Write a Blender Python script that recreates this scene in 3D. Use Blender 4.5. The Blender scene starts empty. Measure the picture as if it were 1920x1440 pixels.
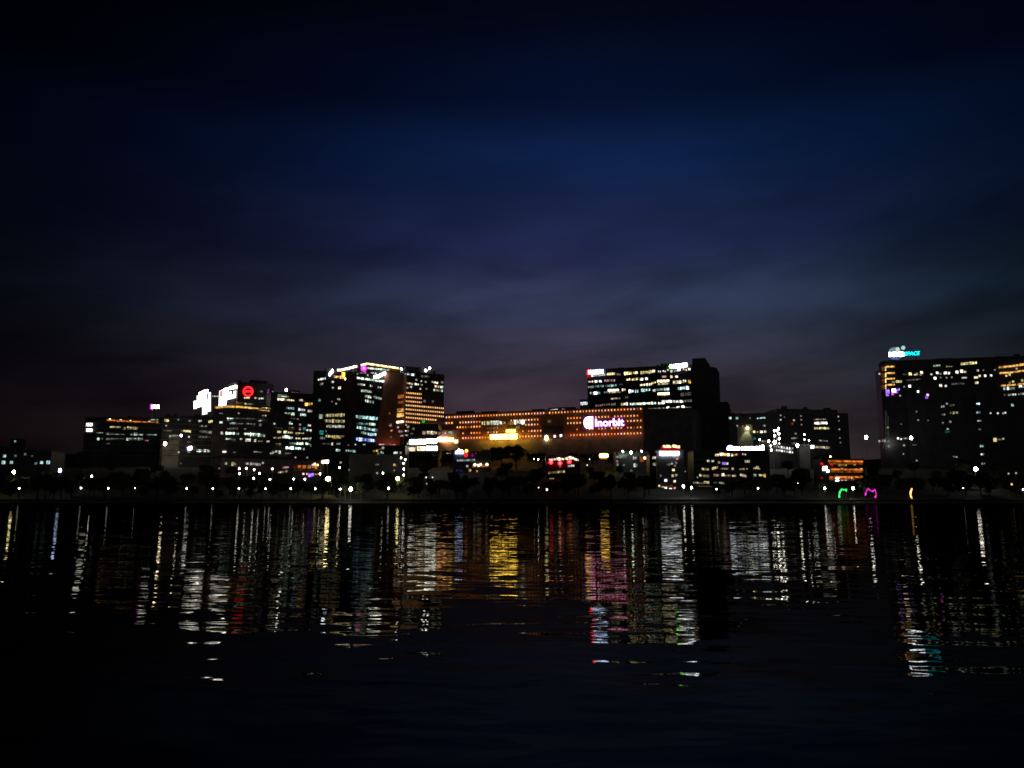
import bpy, bmesh, math, random
from mathutils import Vector, Matrix
random.seed(7)
S = bpy.context.scene
COL = S.collection
# ------------------------------------------------------------------ camera
CH, FPX = 5.0, 1480.0
PITCH = math.atan(205 / FPX)
cd = bpy.data.cameras.new('camera'); cam = bpy.data.objects.new('camera', cd); COL.objects.link(cam)
cd.sensor_width = 36; cd.lens = 36 * FPX / 1920; cd.clip_start = 0.3; cd.clip_end = 12000
cam.location = (0, 0, CH); cam.rotation_euler = (math.pi / 2 + PITCH, 0, 0); S.camera = cam
# ------------------------------------------------------------------ render look
S.view_settings.view_transform = 'Standard'; S.view_settings.look = 'None'
S.view_settings.exposure = 0; S.view_settings.gamma = 1
try:
    S.cycles.sample_clamp_indirect = 3.0; S.cycles.max_bounces = 4; S.cycles.diffuse_bounces = 2
    S.cycles.glossy_bounces = 3; S.cycles.use_denoising = True; S.cycles.filter_width = 1.6
except Exception: pass
# ------------------------------------------------------------------ dusk sky
wd = bpy.data.worlds.new("World"); S.world = wd; wd.use_nodes = True
nt = wd.node_tree; N = nt.nodes; Lk = nt.links
bgA = N['Background']; out = N['World Output']
sk = N.new('ShaderNodeTexSky'); sk.sky_type = 'NISHITA'; sk.sun_disc = False
sk.sun_elevation = math.radians(-5); sk.sun_rotation = math.radians(6)
Lk.new(sk.outputs[0], bgA.inputs[0]); bgA.inputs[1].default_value = 0.05
def M_(op, a, b=None, c=None, clamp=False):
    m = N.new('ShaderNodeMath'); m.operation = op; m.use_clamp = clamp
    for i, v in enumerate((a, b, c)):
        if v is None: continue
        if isinstance(v, (int, float)): m.inputs[i].default_value = v
        else: Lk.new(v, m.inputs[i])
    return m.outputs[0]
tc = N.new('ShaderNodeTexCoord'); sp = N.new('ShaderNodeSeparateXYZ'); Lk.new(tc.outputs['Generated'], sp.inputs[0])
elev = M_('MULTIPLY', M_('ARCSINE', sp.outputs[2]), 57.2958)
azim = M_('MULTIPLY', M_('ARCTAN2', sp.outputs[0], sp.outputs[1]), 57.2958)
ramp = N.new('ShaderNodeValToRGB'); ramp.color_ramp.interpolation = 'EASE'
Lk.new(M_('DIVIDE', elev, 60.0, clamp=True), ramp.inputs[0])
stops = [(0, (.060, .030, .036)), (4.8, (.058, .032, .042)), (7.5, (.050, .034, .054)), (10.6, (.040, .037, .066)), (13.3, (.034, .042, .092)),
         (18.2, (.0140, .0200, .072)), (23.6, (.0042, .0140, .062)), (28, (.0012, .0044, .022)), (34, (.0006, .0017, .0064)), (60, (.0003, .0006, .002))]
el = ramp.color_ramp.elements
while len(el) > 1: el.remove(el[-1])
el[0].position = 0; el[0].color = (*stops[0][1], 1)
for p, c in stops[1:]:
    e = el.new(p / 60); e.color = (*c, 1)
# afterglow: strongest over the mall, dying away to both sides
da = M_('SUBTRACT', azim, 6.5)
gl = M_('EXPONENT', M_('MULTIPLY', M_('MULTIPLY', da, da), -1 / (2 * 15.0 ** 2)))
gl2 = M_('EXPONENT', M_('MULTIPLY', M_('MULTIPLY', da, da), -1 / (2 * 20.5 ** 2)))
fall = M_('ADD', M_('ADD', M_('MULTIPLY', gl, .64), M_('MULTIPLY', gl2, .36)), .012)
# cloud streaks
cb = N.new('ShaderNodeCombineXYZ')
Lk.new(M_('MULTIPLY', azim, .075), cb.inputs[0]); Lk.new(M_('ADD', M_('MULTIPLY', elev, .26), M_('MULTIPLY', azim, -.018)), cb.inputs[1])
nz = N.new('ShaderNodeTexNoise'); nz.inputs['Scale'].default_value = 1.0; nz.inputs['Detail'].default_value = 8; nz.inputs['Roughness'].default_value = .5; nz.inputs['Distortion'].default_value = .25
Lk.new(cb.outputs[0], nz.inputs['Vector'])
cl = N.new('ShaderNodeMapRange'); cl.inputs['From Min'].default_value = .36; cl.inputs['From Max'].default_value = .64
cl.inputs['To Min'].default_value = .42; cl.inputs['To Max'].default_value = 1.25; Lk.new(nz.outputs['Fac'], cl.inputs['Value'])
low = M_('EXPONENT', M_('MULTIPLY', M_('POWER', M_('DIVIDE', elev, 20.0), 2.0), -1.0))      # clouds lie low
cmul = M_('ADD', M_('MULTIPLY', cl.outputs[0], low), M_('SUBTRACT', 1.0, low))
tot = M_('MULTIPLY', cmul, fall)
tint = N.new('ShaderNodeMapRange'); tint.inputs['From Min'].default_value = -30; tint.inputs['From Max'].default_value = 32; Lk.new(azim, tint.inputs['Value'])
tr = N.new('ShaderNodeValToRGB'); Lk.new(tint.outputs[0], tr.inputs[0])
tr.color_ramp.elements[0].color = (.85, .95, .95, 1); tr.color_ramp.elements[1].color = (.62, 1.05, .95, 1)
e = tr.color_ramp.elements.new(.55); e.color = (1, 1, 1, 1)
mx = N.new('ShaderNodeMix'); mx.data_type = 'RGBA'; mx.blend_type = 'MULTIPLY'; mx.inputs[0].default_value = 1
Lk.new(ramp.outputs[0], mx.inputs[6]); Lk.new(tr.outputs[0], mx.inputs[7])
bgB = N.new('ShaderNodeBackground'); Lk.new(mx.outputs[2], bgB.inputs[0]); Lk.new(tot, bgB.inputs[1])
Lk.new(M_('MULTIPLY', fall, .02), bgA.inputs[1])
bgC = N.new('ShaderNodeBackground'); bgC.inputs[0].default_value = (.9, .8, 1, 1)          # ambient glow added behind the camera to lift the dark facades
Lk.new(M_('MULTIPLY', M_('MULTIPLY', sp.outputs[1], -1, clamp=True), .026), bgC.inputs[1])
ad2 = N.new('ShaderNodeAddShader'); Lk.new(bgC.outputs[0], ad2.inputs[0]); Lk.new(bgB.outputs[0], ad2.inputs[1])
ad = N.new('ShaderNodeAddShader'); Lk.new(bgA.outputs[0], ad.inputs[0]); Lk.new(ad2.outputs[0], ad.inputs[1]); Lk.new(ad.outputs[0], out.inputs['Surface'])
# ------------------------------------------------------------------ helpers
CP, SP = math.cos(PITCH), math.sin(PITCH); CAM = Vector((0, 0, CH))
def ray(px, py):
    a, b = (px - 960) / FPX, (720 - py) / FPX
    return Vector((a, CP - b * SP, SP + b * CP))
def P(px, py, Y):
    d = ray(px, py); return CAM + d * (Y / d.y)
def ground(x, y):
    pts = [(395, -1), (412, .6), (420, 1.5), (450, 4.5), (500, 11), (560, 20), (640, 26), (750, 30), (900, 36), (1300, 55), (2500, 60), (9000, 40)]
    y = y + 8 * math.sin(x / 90.0) * .6 + .02 * x
    if y <= pts[0][0]: return -1
    for (a, za), (b, zb) in zip(pts, pts[1:]):
        if y <= b: return za + (zb - za) * (y - a) / (b - a)
    return 40
C = dict(W=(1, .96, .86), w=(1, .8, .52), G=(.8, 1, .78), C=(.55, .92, .92), Y=(1, .86, .38), A=(1, .52, .13), O=(1, .24, .03), R=(1, .015, .02),
         B=(.2, .35, 1), V=(.3, .14, 1), P=(1, .5, .5), M=(.85, .03, .6), N=(.03, .9, .15), K=(.82, .88, 1), T=(.05, .8, .7), L=(.35, 1, .15), S=(1, .6, .07), a=(1, .46, .17), k=(.5, .62, 1), c=(.0, .75, .9), p=(1, .3, .52))
_m = {}
def emat(c, s, var=True):
    s *= 1.35 if s < 2.5 else 2.5 if s < 3 else 3.2
    s = float('%.2g' % s); k = (c, s, var)
    if k in _m: return _m[k]
    m = bpy.data.materials.new('light_%s_%s' % (c, s)); m.use_nodes = True; t = m.node_tree; t.nodes.clear()
    o = t.nodes.new('ShaderNodeOutputMaterial'); e = t.nodes.new('ShaderNodeEmission'); e.inputs[0].default_value = (*C[c], 1); e.inputs[1].default_value = s
    t.links.new(e.outputs[0], o.inputs[0])
    if var:
        g = t.nodes.new('ShaderNodeNewGeometry'); n = t.nodes.new('ShaderNodeTexNoise'); n.inputs['Scale'].default_value = .55; n.inputs['Detail'].default_value = 2
        t.links.new(g.outputs['Position'], n.inputs['Vector'])
        r = t.nodes.new('ShaderNodeMapRange'); r.inputs['From Min'].default_value = .38; r.inputs['From Max'].default_value = .66
        r.inputs['To Min'].default_value = s * .35; r.inputs['To Max'].default_value = s * 2.0
        t.links.new(n.outputs['Fac'], r.inputs['Value']); t.links.new(r.outputs[0], e.inputs[1])
    if s < .4: m.cycles.emission_sampling = 'NONE'
    _m[k] = m; return m
def dmat(name, col, rough=.8, var=.35, scale=.15, spec=.3):
    if name in _m: return _m[name]
    m = bpy.data.materials.new(name); m.use_nodes = True; t = m.node_tree; b = t.nodes['Principled BSDF']
    b.inputs['Roughness'].default_value = rough; b.inputs['Specular IOR Level'].default_value = spec
    g = t.nodes.new('ShaderNodeNewGeometry'); n = t.nodes.new('ShaderNodeTexNoise'); n.inputs['Scale'].default_value = scale; n.inputs['Detail'].default_value = 4
    t.links.new(g.outputs['Position'], n.inputs['Vector'])
    r = t.nodes.new('ShaderNodeValToRGB'); r.color_ramp.elements[0].position = .3; r.color_ramp.elements[1].position = .7
    r.color_ramp.elements[0].color = (*[v * (1 - var) for v in col], 1); r.color_ramp.elements[1].color = (*[min(1, v * (1 + var)) for v in col], 1)
    t.links.new(n.outputs['Fac'], r.inputs[0]); t.links.new(r.outputs[0], b.inputs['Base Color'])
    _m[name] = m; return m
CONC = dmat('concrete', (.16, .15, .145)); DARK = dmat('dark_cladding', (.05, .05, .055), .5); GLASS = dmat('dark_glass', (.025, .028, .035), .25, spec=.5)
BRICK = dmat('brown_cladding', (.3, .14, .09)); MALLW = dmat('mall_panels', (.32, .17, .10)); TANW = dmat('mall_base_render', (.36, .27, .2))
METAL = dmat('painted_steel', (.12, .12, .12), .5); PINKW = dmat('pinkish_render', (.42, .3, .27)); PALE = dmat('pale_floodlit_render', (.35, .34, .31))
BARK = dmat('bark', (.08, .055, .035), scale=2); LEAF = dmat('leaves', (.04, .06, .022), .7, .5, .6); ROOFM = dmat('roofing', (.08, .08, .08))
def link(o, parent=None):
    COL.objects.link(o)
    if parent: o.parent = parent
    return o
def empty(name, loc, label, cat, group=None):
    o = bpy.data.objects.new(name, None); link(o); o.location = loc; o.empty_display_size = 1
    o['label'] = label; o['category'] = cat
    if group: o['group'] = group
    return o
class MB:
    def __init__(s, org=(0, 0, 0)): s.v = []; s.f = []; s.mi = []; s.mats = []; s.o = Vector(org)
    def mat(s, m):
        if m not in s.mats: s.mats.append(m)
        return s.mats.index(m)
    def prism(s, poly, ext, m):     # poly: world points (planar), ext: extrusion vector
        n = len(poly); b = len(s.v); i = s.mat(m)
        s.v += [p - s.o for p in poly] + [p + ext - s.o for p in poly]
        s.f.append(tuple(range(b, b + n))); s.f.append(tuple(range(b + 2 * n - 1, b + n - 1, -1)))
        for k in range(n): s.f.append((b + k, b + n + k, b + n + (k + 1) % n, b + (k + 1) % n))
        s.mi += [i] * (n + 2)
    def box(s, c, sx, sy, sz, m):
        c = Vector(c); s.prism([c + Vector((a * sx / 2, b * sy / 2, -sz / 2)) for a, b in ((-1, -1), (1, -1), (1, 1), (-1, 1))], Vector((0, 0, sz)), m)
    def tube(s, pts, rad, m, n=8):
        i = s.mat(m); prev = None
        if not isinstance(rad, (list, tuple)): rad = [rad] * len(pts)
        for k, p in enumerate(pts):
            d = (pts[min(k + 1, len(pts) - 1)] - pts[max(k - 1, 0)]).normalized()
            a = d.orthogonal().normalized(); c = d.cross(a); b = len(s.v)
            s.v += [p + (a * math.cos(t) + c * math.sin(t)) * rad[k] - s.o for t in [2 * math.pi * q / n for q in range(n)]]
            if prev is not None:
                for q in range(n): s.f.append((prev + q, prev + (q + 1) % n, b + (q + 1) % n, b + q)); s.mi.append(i)
            else: s.f.append(tuple(range(b + n - 1, b - 1, -1))); s.mi.append(i)
            prev = b
        s.f.append(tuple(range(prev, prev + n))); s.mi.append(i)
    def ball(s, c, r, m, nu=10, nv=6, sz=1.0):
        c = Vector(c); s.tube([c + Vector((0, 0, -r * sz * math.cos(math.pi * k / nv))) for k in range(nv + 1)], [max(.02 * r, r * math.sin(math.pi * k / nv)) for k in range(nv + 1)], m, nu)
    def build(s, name, parent=None):
        me = bpy.data.meshes.new(name); me.from_pydata([tuple(v) for v in s.v], [], s.f)
        for m in s.mats: me.materials.append(m)
        me.polygons.foreach_set('material_index', s.mi); me.update()
        o = bpy.data.objects.new(name, me); link(o, parent)
        if parent is None: o.location = s.o
        return o
LIT = []      # (px, py, Y) of every lit thing, so that trees leave it free
class Plane:
    def __init__(s, p0, p1):
        s.p0 = p0.copy(); u = (p1 - p0); u.z = 0; s.u = u.normalized(); s.n = Vector((s.u.y, -s.u.x, 0))     # n looks to the lake
    def hit(s, px, py, off=0.0):
        d = ray(px, py); q = s.p0 + s.n * off
        return CAM + d * ((q - CAM).dot(s.n) / d.dot(s.n))
    def quad(s, x0, x1, y0, y1, off=0.0, shear=0.0):     # y0 top, y1 bottom at x0; shear = extra y at x1
        a = s.hit(x0, y1, off); b = s.hit(x1, y1 + shear, off); c = s.hit(x1, y0 + shear, off); d = s.hit(x0, y0, off)
        if shear == 0:
            b.z = a.z = (a.z + b.z) / 2; c.z = d.z = (c.z + d.z) / 2
        d.x, d.y = a.x, a.y; c.x, c.y = b.x, b.y
        return [a, b, c, d]
class Bld:
    def __init__(s, name, label, x0, x1, t0, t1, Y, depth=25, mat=DARK, YR=None, cat='building', group=None, ledge=None):
        a = P(x0, t0, Y)
        if YR is None:
            d = ray(x1, t1); YR = (a.z - CH) * d.y / d.z
        b = P(x1, t1, YR); b.z = a.z
        s.pl = Plane(a, b); s.top = a.z; s.a, s.b = a, b; s.depth = depth; s.Y = (Y + YR) / 2
        c = (a + b) / 2 - s.pl.n * depth / 2; s.g = min(ground(a.x, a.y), ground(b.x, b.y)) - 1
        s.root = empty(name, (c.x, c.y, s.g), label, cat, group); s.o = Vector((c.x, c.y, s.g)); s.win = []; s.x0, s.x1 = x0, x1
        m = MB(s.o); base = [a, b, b - s.pl.n * depth, a - s.pl.n * depth]
        m.prism([Vector((p.x, p.y, s.g)) for p in base], Vector((0, 0, s.top - s.g)), mat); m.build('wall', s.root)
        r = MB(s.o); w = (b - a).length
        r.prism([Vector((p.x, p.y, s.top)) + s.pl.n * q for p, q in zip(base, (.35, .35, -.35, -.35))], Vector((0, 0, .9)), ROOFM)
        r.build('parapet', s.root)
        if w > 30 and s.top - s.g > 22:
            rq = random.Random(int(x0)); 
            for _ in range(rq.randint(2, 5)):
                f = rq.uniform(.06, .92); q = a + (b - a) * f - s.pl.n * rq.uniform(3, depth * .5); k = MB(s.o); hh = rq.uniform(1.6, 3.4)
                k.box(Vector((q.x, q.y, s.top + hh / 2)), rq.uniform(2, 6), rq.uniform(2, 4), hh, ROOFM); k.build('roof_tank', s.root)
            q = a + (b - a) * rq.uniform(.2, .8) - s.pl.n * 5; k = MB(s.o); k.tube([Vector((q.x, q.y, s.top)), Vector((q.x, q.y, s.top + rq.uniform(4, 8)))], .12, METAL, 5); k.build('mast', s.root)
        if ledge:
            z = s.g + 6 + ledge
            while z < s.top - 2:
                l = MB(s.o); q0 = Vector((a.x, a.y, z)); q1 = Vector((b.x, b.y, z))
                l.prism([q0, q1, q1 + s.pl.n * .8, q0 + s.pl.n * .8], Vector((0, 0, .7)), CONC); l.build('floor_ledge', s.root); z += ledge
    def block(s, x0, x1, top, off=0, depth=None, mat=DARK, name='wing', bot=None, topR=None, xs=None):
        q = s.pl.quad(x0, x1, top, top + 50, off); q[0].z = q[1].z = s.g if bot is None else s.pl.hit(x0, bot, off).z
        if xs is not None:
            e = s.pl.hit(xs, top + 50, off); q[3].x, q[3].y = e.x, e.y
        m = MB(s.o); m.prism(q, -s.pl.n * ((depth or s.depth) + off), mat); return m.build(name, s.root)
    def one(s, x, y, w, h, c, st, off=.3, name='window', var=True):
        s.win.append((w * h * (1 if st > .1 else .2), s.pl.quad(x - w / 2, x + w / 2, y - h / 2, y + h / 2, off), emat(c, st, var), name)); LIT.append((x, y, s.Y))
    def rows(s, data):
        for r in data:
            if len(r) == 5:                       # x, y, size, colour, strength: a single lit window
                s.one(r[0], r[1], r[2], r[2], r[3], r[4]); continue
            x0, x1, y0, y1, h, n, c, st = r[:8]; p = r[8] if len(r) > 8 else 1
            if n >= 4 and p == 1:
                yc = (y0 + y1) / 2; s.win.append(((x1 - x0) * h * .4, s.pl.quad(x0, x1, y0 - h * .4, y0 + h * .4, .18, y1 - y0 + 1e-6), emat(c, st * .3), 'window_band')); LIT.append(((x0 + x1) / 2, yc, s.Y))
            for k in range(n):
                if random.random() > (p if p < 1 else (.86 if n >= 4 else 1)): continue
                f = (k + .5) / n; w = (x1 - x0) / n
                j = random.choice((.45, .75, 1, 1, 1.3, 1.7)) if n > 1 else 1
                s.one(x0 + f * (x1 - x0) + (random.uniform(-.15, .15) * w if n > 2 else 0), y0 + f * (y1 - y0), w * (random.uniform(.45, .95) if n > 1 else 1), h * (random.uniform(.6, 1.05) if n > 1 else 1), c, st * j)
    def strip(s, pts, th, c, st, name='light_strip', out_=.5):
        m = MB(s.o)
        for (xa, ya), (xb, yb) in zip(pts, pts[1:]):
            q = [s.pl.hit(xa, ya + th / 2, .1), s.pl.hit(xb, yb + th / 2, .1), s.pl.hit(xb, yb - th / 2, .1), s.pl.hit(xa, ya - th / 2, .1)]
            m.prism(q, s.pl.n * out_, emat(c, st)); LIT.append(((xa + xb) / 2, (ya + yb) / 2, s.Y))
        return m.build(name, s.root)
    def finish(s, cap=96):
        w = sorted(s.win, key=lambda t: -t[0]); names = {}
        rest = MB(s.o); nr = 0; rname = 'window'
        for _, q, m, nm in w:
            names[nm] = names.get(nm, 0) + 1
            if names[nm] <= cap:
                b = MB(s.o); b.prism(q, -s.pl.n * .3, m); b.build(nm, s.root)
            else: rest.prism(q, -s.pl.n * .3, m); nr += 1; rname = nm
        if nr:
            o = rest.build(rname, s.root); o['kind'] = 'stuff'
class Sign:          # a sign standing on or fixed before a facade plane
    def __init__(s, pl, x, y, label, name='rooftop_sign', off=.6, cat='sign', group=None):
        p = pl.hit(x, y, off); s.pl = pl; s.off = off; s.o = p; s.root = empty(name, p, label, cat, group); s.Y = p.y
    def panel(s, poly, c, st, name='panel', th=.4, off=0):
        m = MB(s.o); m.prism([s.pl.hit(x, y, s.off + off) for x, y in poly], s.pl.n * th, c if not isinstance(c, str) else emat(c, st, False)); LIT.append((poly[0][0], poly[0][1], s.Y))
        return m.build(name, s.root)
    def disc(s, x, y, r, c, st, name='round_logo', ry=None, off=0, n=20):
        return s.panel([(x + r * math.cos(2 * math.pi * k / n), y + (ry or r) * math.sin(2 * math.pi * k / n)) for k in range(n)], c, st, name, off=off)
    def ring(s, x, y, r, r2, c, st, name='ring', n=24):
        m = MB(s.o)
        for k in range(n):
            t0, t1 = 2 * math.pi * k / n, 2 * math.pi * (k + 1) / n
            m.prism([s.pl.hit(x + a * math.cos(t), y + a * math.sin(t), s.off) for a, t in ((r, t0), (r, t1), (r2, t1), (r2, t0))], s.pl.n * .4, emat(c, st, False))
        return m.build(name, s.root)
    def glyphs(s, x0, x1, y0, y1, h, n, c, st, jit=.25):        # the burnt-out, unreadable lettering: block letters
        w = (x1 - x0) / n
        for k in range(n):
            f = (k + .5) / n; cx = x0 + f * (x1 - x0); cy = y0 + f * (y1 - y0); a = w * .42; t = h / 2 * (1 - random.random() * jit); b = h / 2
            g = a * random.uniform(.25, .5)
            kind = random.choice('UHNE'); poly = []
            if kind == 'E': poly = [(cx - a, cy + b), (cx + a, cy + b), (cx + a, cy + b * .4), (cx - a + g, cy + b * .4), (cx - a + g, cy - b * .3), (cx + a, cy - b * .3), (cx + a, cy - t), (cx - a, cy - t)]
            elif kind == 'U': poly = [(cx - a, cy + b), (cx + a, cy + b), (cx + a, cy - t), (cx + a - g, cy - t), (cx + a - g, cy + b * .5), (cx - a + g, cy + b * .5), (cx - a + g, cy - t), (cx - a, cy - t)]
            elif kind == 'N': poly = [(cx - a, cy + b), (cx - a + g, cy + b), (cx - a + g, cy - b * .3), (cx + a - g, cy - b * .3), (cx + a - g, cy + b), (cx + a, cy + b), (cx + a, cy - t), (cx - a, cy - t)]
            else: poly = [(cx - a, cy + b), (cx + a, cy + b), (cx + a, cy - t), (cx - a, cy - b)]
            s.panel(poly, c, st, 'letter')
    def text(s, txt, x0, x1, ybase, ycap, c, st, slope=0.0, off=0, bold=.02, name='letters', shear=0, th=.35):
        cu = bpy.data.curves.new('t', 'FONT'); cu.body = txt; cu.extrude = .02; cu.offset = bold; cu.shear = shear
        ob = bpy.data.objects.new('t', cu); COL.objects.link(ob); dg = bpy.context.evaluated_depsgraph_get()
        me = bpy.data.meshes.new_from_object(ob.evaluated_get(dg)); bpy.data.objects.remove(ob)
        xs = [v.co.x for v in me.vertices]; a, b = min(xs), max(xs); capH = .729
        for v in me.vertices:
            f = (v.co.x - a) / (b - a); g = v.co.y / capH; px = x0 + f * (x1 - x0); py = ybase + slope * f + g * (ycap - ybase)
            q = s.pl.hit(px, py, s.off + off) + s.pl.n * (v.co.z / .02 * th / 2); v.co = q - s.o
        me.name = name; me.materials.clear(); me.materials.append(emat(c, st, False)); me.update()
        o = bpy.data.objects.new(name, me); link(o, s.root); LIT.append((x0, ycap, s.Y)); return o
    def posts(s, xs, y0, y1, r=.25):
        for x in xs:
            m = MB(s.o); m.tube([s.pl.hit(x, y0, s.off - .3), s.pl.hit(x, y1, s.off - .3)], r, METAL, 6); m.build('post', s.root)
def lamp(px, py, label, r=.4, st=8, c='W', hp=6.0, Ymax=700, Y=None, name='street_lamp', group='street lamps on the slope', sz=1.3):
    if Y is None:
        Y = 424
        while Y < Ymax:
            q = P(px, py, Y)
            if q.z - ground(q.x, q.y) < hp: break
            Y += 2
    q = P(px, py, Y); g = min(ground(q.x, q.y), q.z - 2.0); o = Vector((q.x, q.y + .6, g)); t = empty(name, o, label, 'lamp', group)
    m = MB(o); m.tube([o + Vector((0, 0, -.5)), o + Vector((0, 0, (q.z - g) * .6)), Vector((q.x, q.y + .6, q.z + r + .5))], [.13, .1, .07], METAL, 6); m.build('pole', t)
    m = MB(o); m.tube([Vector((q.x, q.y + .6, q.z + r + .45)), Vector((q.x, q.y, q.z + r * sz + .35)), Vector((q.x, q.y, q.z + r * sz - .1))], [.06, .08, .3], METAL, 8)
    h = m.build('lamp_head', t)
    m = MB(o); m.ball(q, r, emat(c, st, False), sz=sz); m.build('bulb', h); LIT.append((px, py, Y)); return t
def setting(name, m): o = m.build(name); o['kind'] = 'structure'; return o
# ------------------------------------------------------------------ setting: water, ground, hills
wm = bpy.data.materials.new('lake_water'); wm.use_nodes = True; t = wm.node_tree; b = t.nodes['Principled BSDF']
t.nodes.remove(b); wo = t.nodes['Material Output']; gl_ = t.nodes.new('ShaderNodeBsdfGlossy'); gl_.inputs['Roughness'].default_value = .025; gl_.inputs['Color'].default_value = (.082, .082, .076, 1)
df = t.nodes.new('ShaderNodeBsdfDiffuse'); df.inputs['Color'].default_value = (.003, .005, .007, 1); fr = t.nodes.new('ShaderNodeFresnel'); fr.inputs['IOR'].default_value = 1.33
wx = t.nodes.new('ShaderNodeMixShader'); t.links.new(fr.outputs[0], wx.inputs[0]); t.links.new(df.outputs[0], wx.inputs[1]); t.links.new(gl_.outputs[0], wx.inputs[2]); t.links.new(wx.outputs[0], wo.inputs['Surface'])
geo = t.nodes.new('ShaderNodeNewGeometry')
def wn(sx, sy, off, rot, detail=0):
    mp = t.nodes.new('ShaderNodeMapping'); mp.vector_type = 'POINT'; mp.inputs['Scale'].default_value = (1 / sx, 1 / sy, 1); mp.inputs['Location'].default_value = (off, off * 1.7, 0)
    r = t.nodes.new('ShaderNodeVectorRotate'); r.rotation_type = 'Z_AXIS'; r.inputs['Angle'].default_value = rot
    t.links.new(geo.outputs['Position'], r.inputs['Vector']); t.links.new(r.outputs[0], mp.inputs['Vector'])
    n = t.nodes.new('ShaderNodeTexNoise'); n.inputs['Scale'].default_value = 1; n.inputs['Detail'].default_value = detail
    t.links.new(mp.outputs[0], n.inputs['Vector']); return n.outputs['Fac']
def mm(op, a, b_):
    q = t.nodes.new('ShaderNodeMath'); q.operation = op
    for i, v in enumerate((a, b_)):
        if isinstance(v, (int, float)): q.inputs[i].default_value = v
        else: t.links.new(v, q.inputs[i])
    return q.outputs[0]
def slope(parts):
    acc = None
    for (sx, sy, off, rot, amp, det) in parts:
        v = mm('MULTIPLY', mm('SUBTRACT', wn(sx, sy, off, rot, det), .5), amp); acc = v if acc is None else mm('ADD', acc, v)
    return acc
patch = mm('ADD', mm('MULTIPLY', wn(60, 22, 91, .1, 2), 1.0), .5)           # calmer and livelier stretches
sy = mm('MULTIPLY', slope([(3.6, 1.1, 3, .1, .125, 1), (1.1, .33, 17, -.15, .04, 1), (14, 4.5, 41, .15, .035, 0)]), patch)
sx = mm('MULTIPLY', slope([(2.6, 1.3, 63, .3, .03, 1), (.9, .5, 77, -.5, .018, 0)]), patch)
cx = t.nodes.new('ShaderNodeCombineXYZ'); t.links.new(sx, cx.inputs[0]); t.links.new(sy, cx.inputs[1]); cx.inputs[2].default_value = 1
nn = t.nodes.new('ShaderNodeVectorMath'); nn.operation = 'NORMALIZE'; t.links.new(cx.outputs[0], nn.inputs[0]); [t.links.new(nn.outputs[0], q_.inputs['Normal']) for q_ in (gl_, fr, df)]
m = MB(); m.prism([Vector((-1600, -60, -3)), Vector((1600, -60, -3)), Vector((1600, 900, -3)), Vector((-1600, 900, -3))], Vector((0, 0, 3)), wm)
setting('water', m)
gm = MB((0, 400, 0)); xs = [-2600 + 40 * i for i in range(131)]
ys = [392, 400, 404, 408, 412, 416, 420, 430, 440, 455, 475, 500, 525, 560, 600, 640, 700, 780, 900, 1100, 1500, 2500, 6000, 9000]
GR = dmat('earth_and_scrub', (.012, .014, .009), .95, .5, .05)
gi = gm.mat(GR)
for y in ys:
    for x in xs: gm.v.append(Vector((x * (1 if y < 3000 else 3), y, ground(x, y) + (random.uniform(-.4, .6) if 430 < y < 3000 else 0))) - gm.o)
nx = len(xs)
for j in range(len(ys) - 1):
    for i in range(nx - 1): gm.f.append((j * nx + i, j * nx + i + 1, (j + 1) * nx + i + 1, (j + 1) * nx + i)); gm.mi.append(gi)
setting('ground', gm)
hm = MB((0, 1500, 0)); hi = hm.mat(dmat('far_hill_scrub', (.03, .035, .025), .95)); nxh = 120
for j, (y, k) in enumerate(((1300, .55), (1500, .85), (1700, 1), (2100, .7))):
    for i in range(nxh):
        x = -1900 + i * 32; zr = 66 + 12 * math.sin(x / 310 + 1) + 7 * math.sin(x / 97) + 3 * math.sin(x / 31)
        zr += 26 * math.exp(-((x + 1250) / 500) ** 2)
        hm.v.append(Vector((x, y, zr * k * y / 1500)) - hm.o)
for j in range(3):
    for i in range(nxh - 1): hm.f.append((j * nxh + i, j * nxh + i + 1, (j + 1) * nxh + i + 1, (j + 1) * nxh + i)); hm.mi.append(hi)
setting('hills', hm)
pm = MB((0, 418, 0)); pi_ = dmat('promenade_paving', (.03, .028, .026))
for i in range(60):
    x0, x1 = -900 + i * 30, -870 + i * 30
    y0, y1 = 417 - (8 * math.sin(x0 / 90) * .6 + .02 * x0), 417 - (8 * math.sin(x1 / 90) * .6 + .02 * x1)
    pm.prism([Vector((x0, y0, -.5)), Vector((x1, y1, -.5)), Vector((x1, y1 + 3.5, -.5)), Vector((x0, y0 + 3.5, -.5))], Vector((0, 0, 2.25)), pi_)
setting('path', pm)
# ------------------------------------------------------------------ buildings, left to right
b = Bld('low_building', 'low dark building at the far left with a few teal-lit windows', -14, 97, 846, 847, 520, mat=DARK)
b.rows([(8, 855, 5, 'C', .4), (29, 855, 4, 'C', .12), (47, 852, 4, 'C', .15), (6, 867, 6, 'C', .5), (21, 867, 5, 'C', .35), (67, 869, 4, 'C', .15), (77.5, 867, 5, 'C', .6), (90, 867, 6, 'C', .8), (60, 855, 3, 'W', .05)])
b.finish()
b = Bld('hillside_house', 'tiny house with one faint light high on the left hillside', 20, 36, 824, 824, 900, 12, DARK); b.rows([(28, 827.5, 3, 'C', .3)]); b.finish()
b = Bld('office_building', 'long low office block with an orange roof line and white canopies at its left end', 160, 312, 784, 785, 720, 40, DARK, ledge=5)
b.strip([(200, 787.5), (226, 789), (262, 791), (298, 793)], 2.4, 'O', .38)
b.one(167, 796, 10, 4.5, 'W', 3.0, .8, 'canopy_light', False); b.one(167, 806.5, 10, 4.5, 'W', 3.0, .8, 'canopy_light', False)
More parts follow.
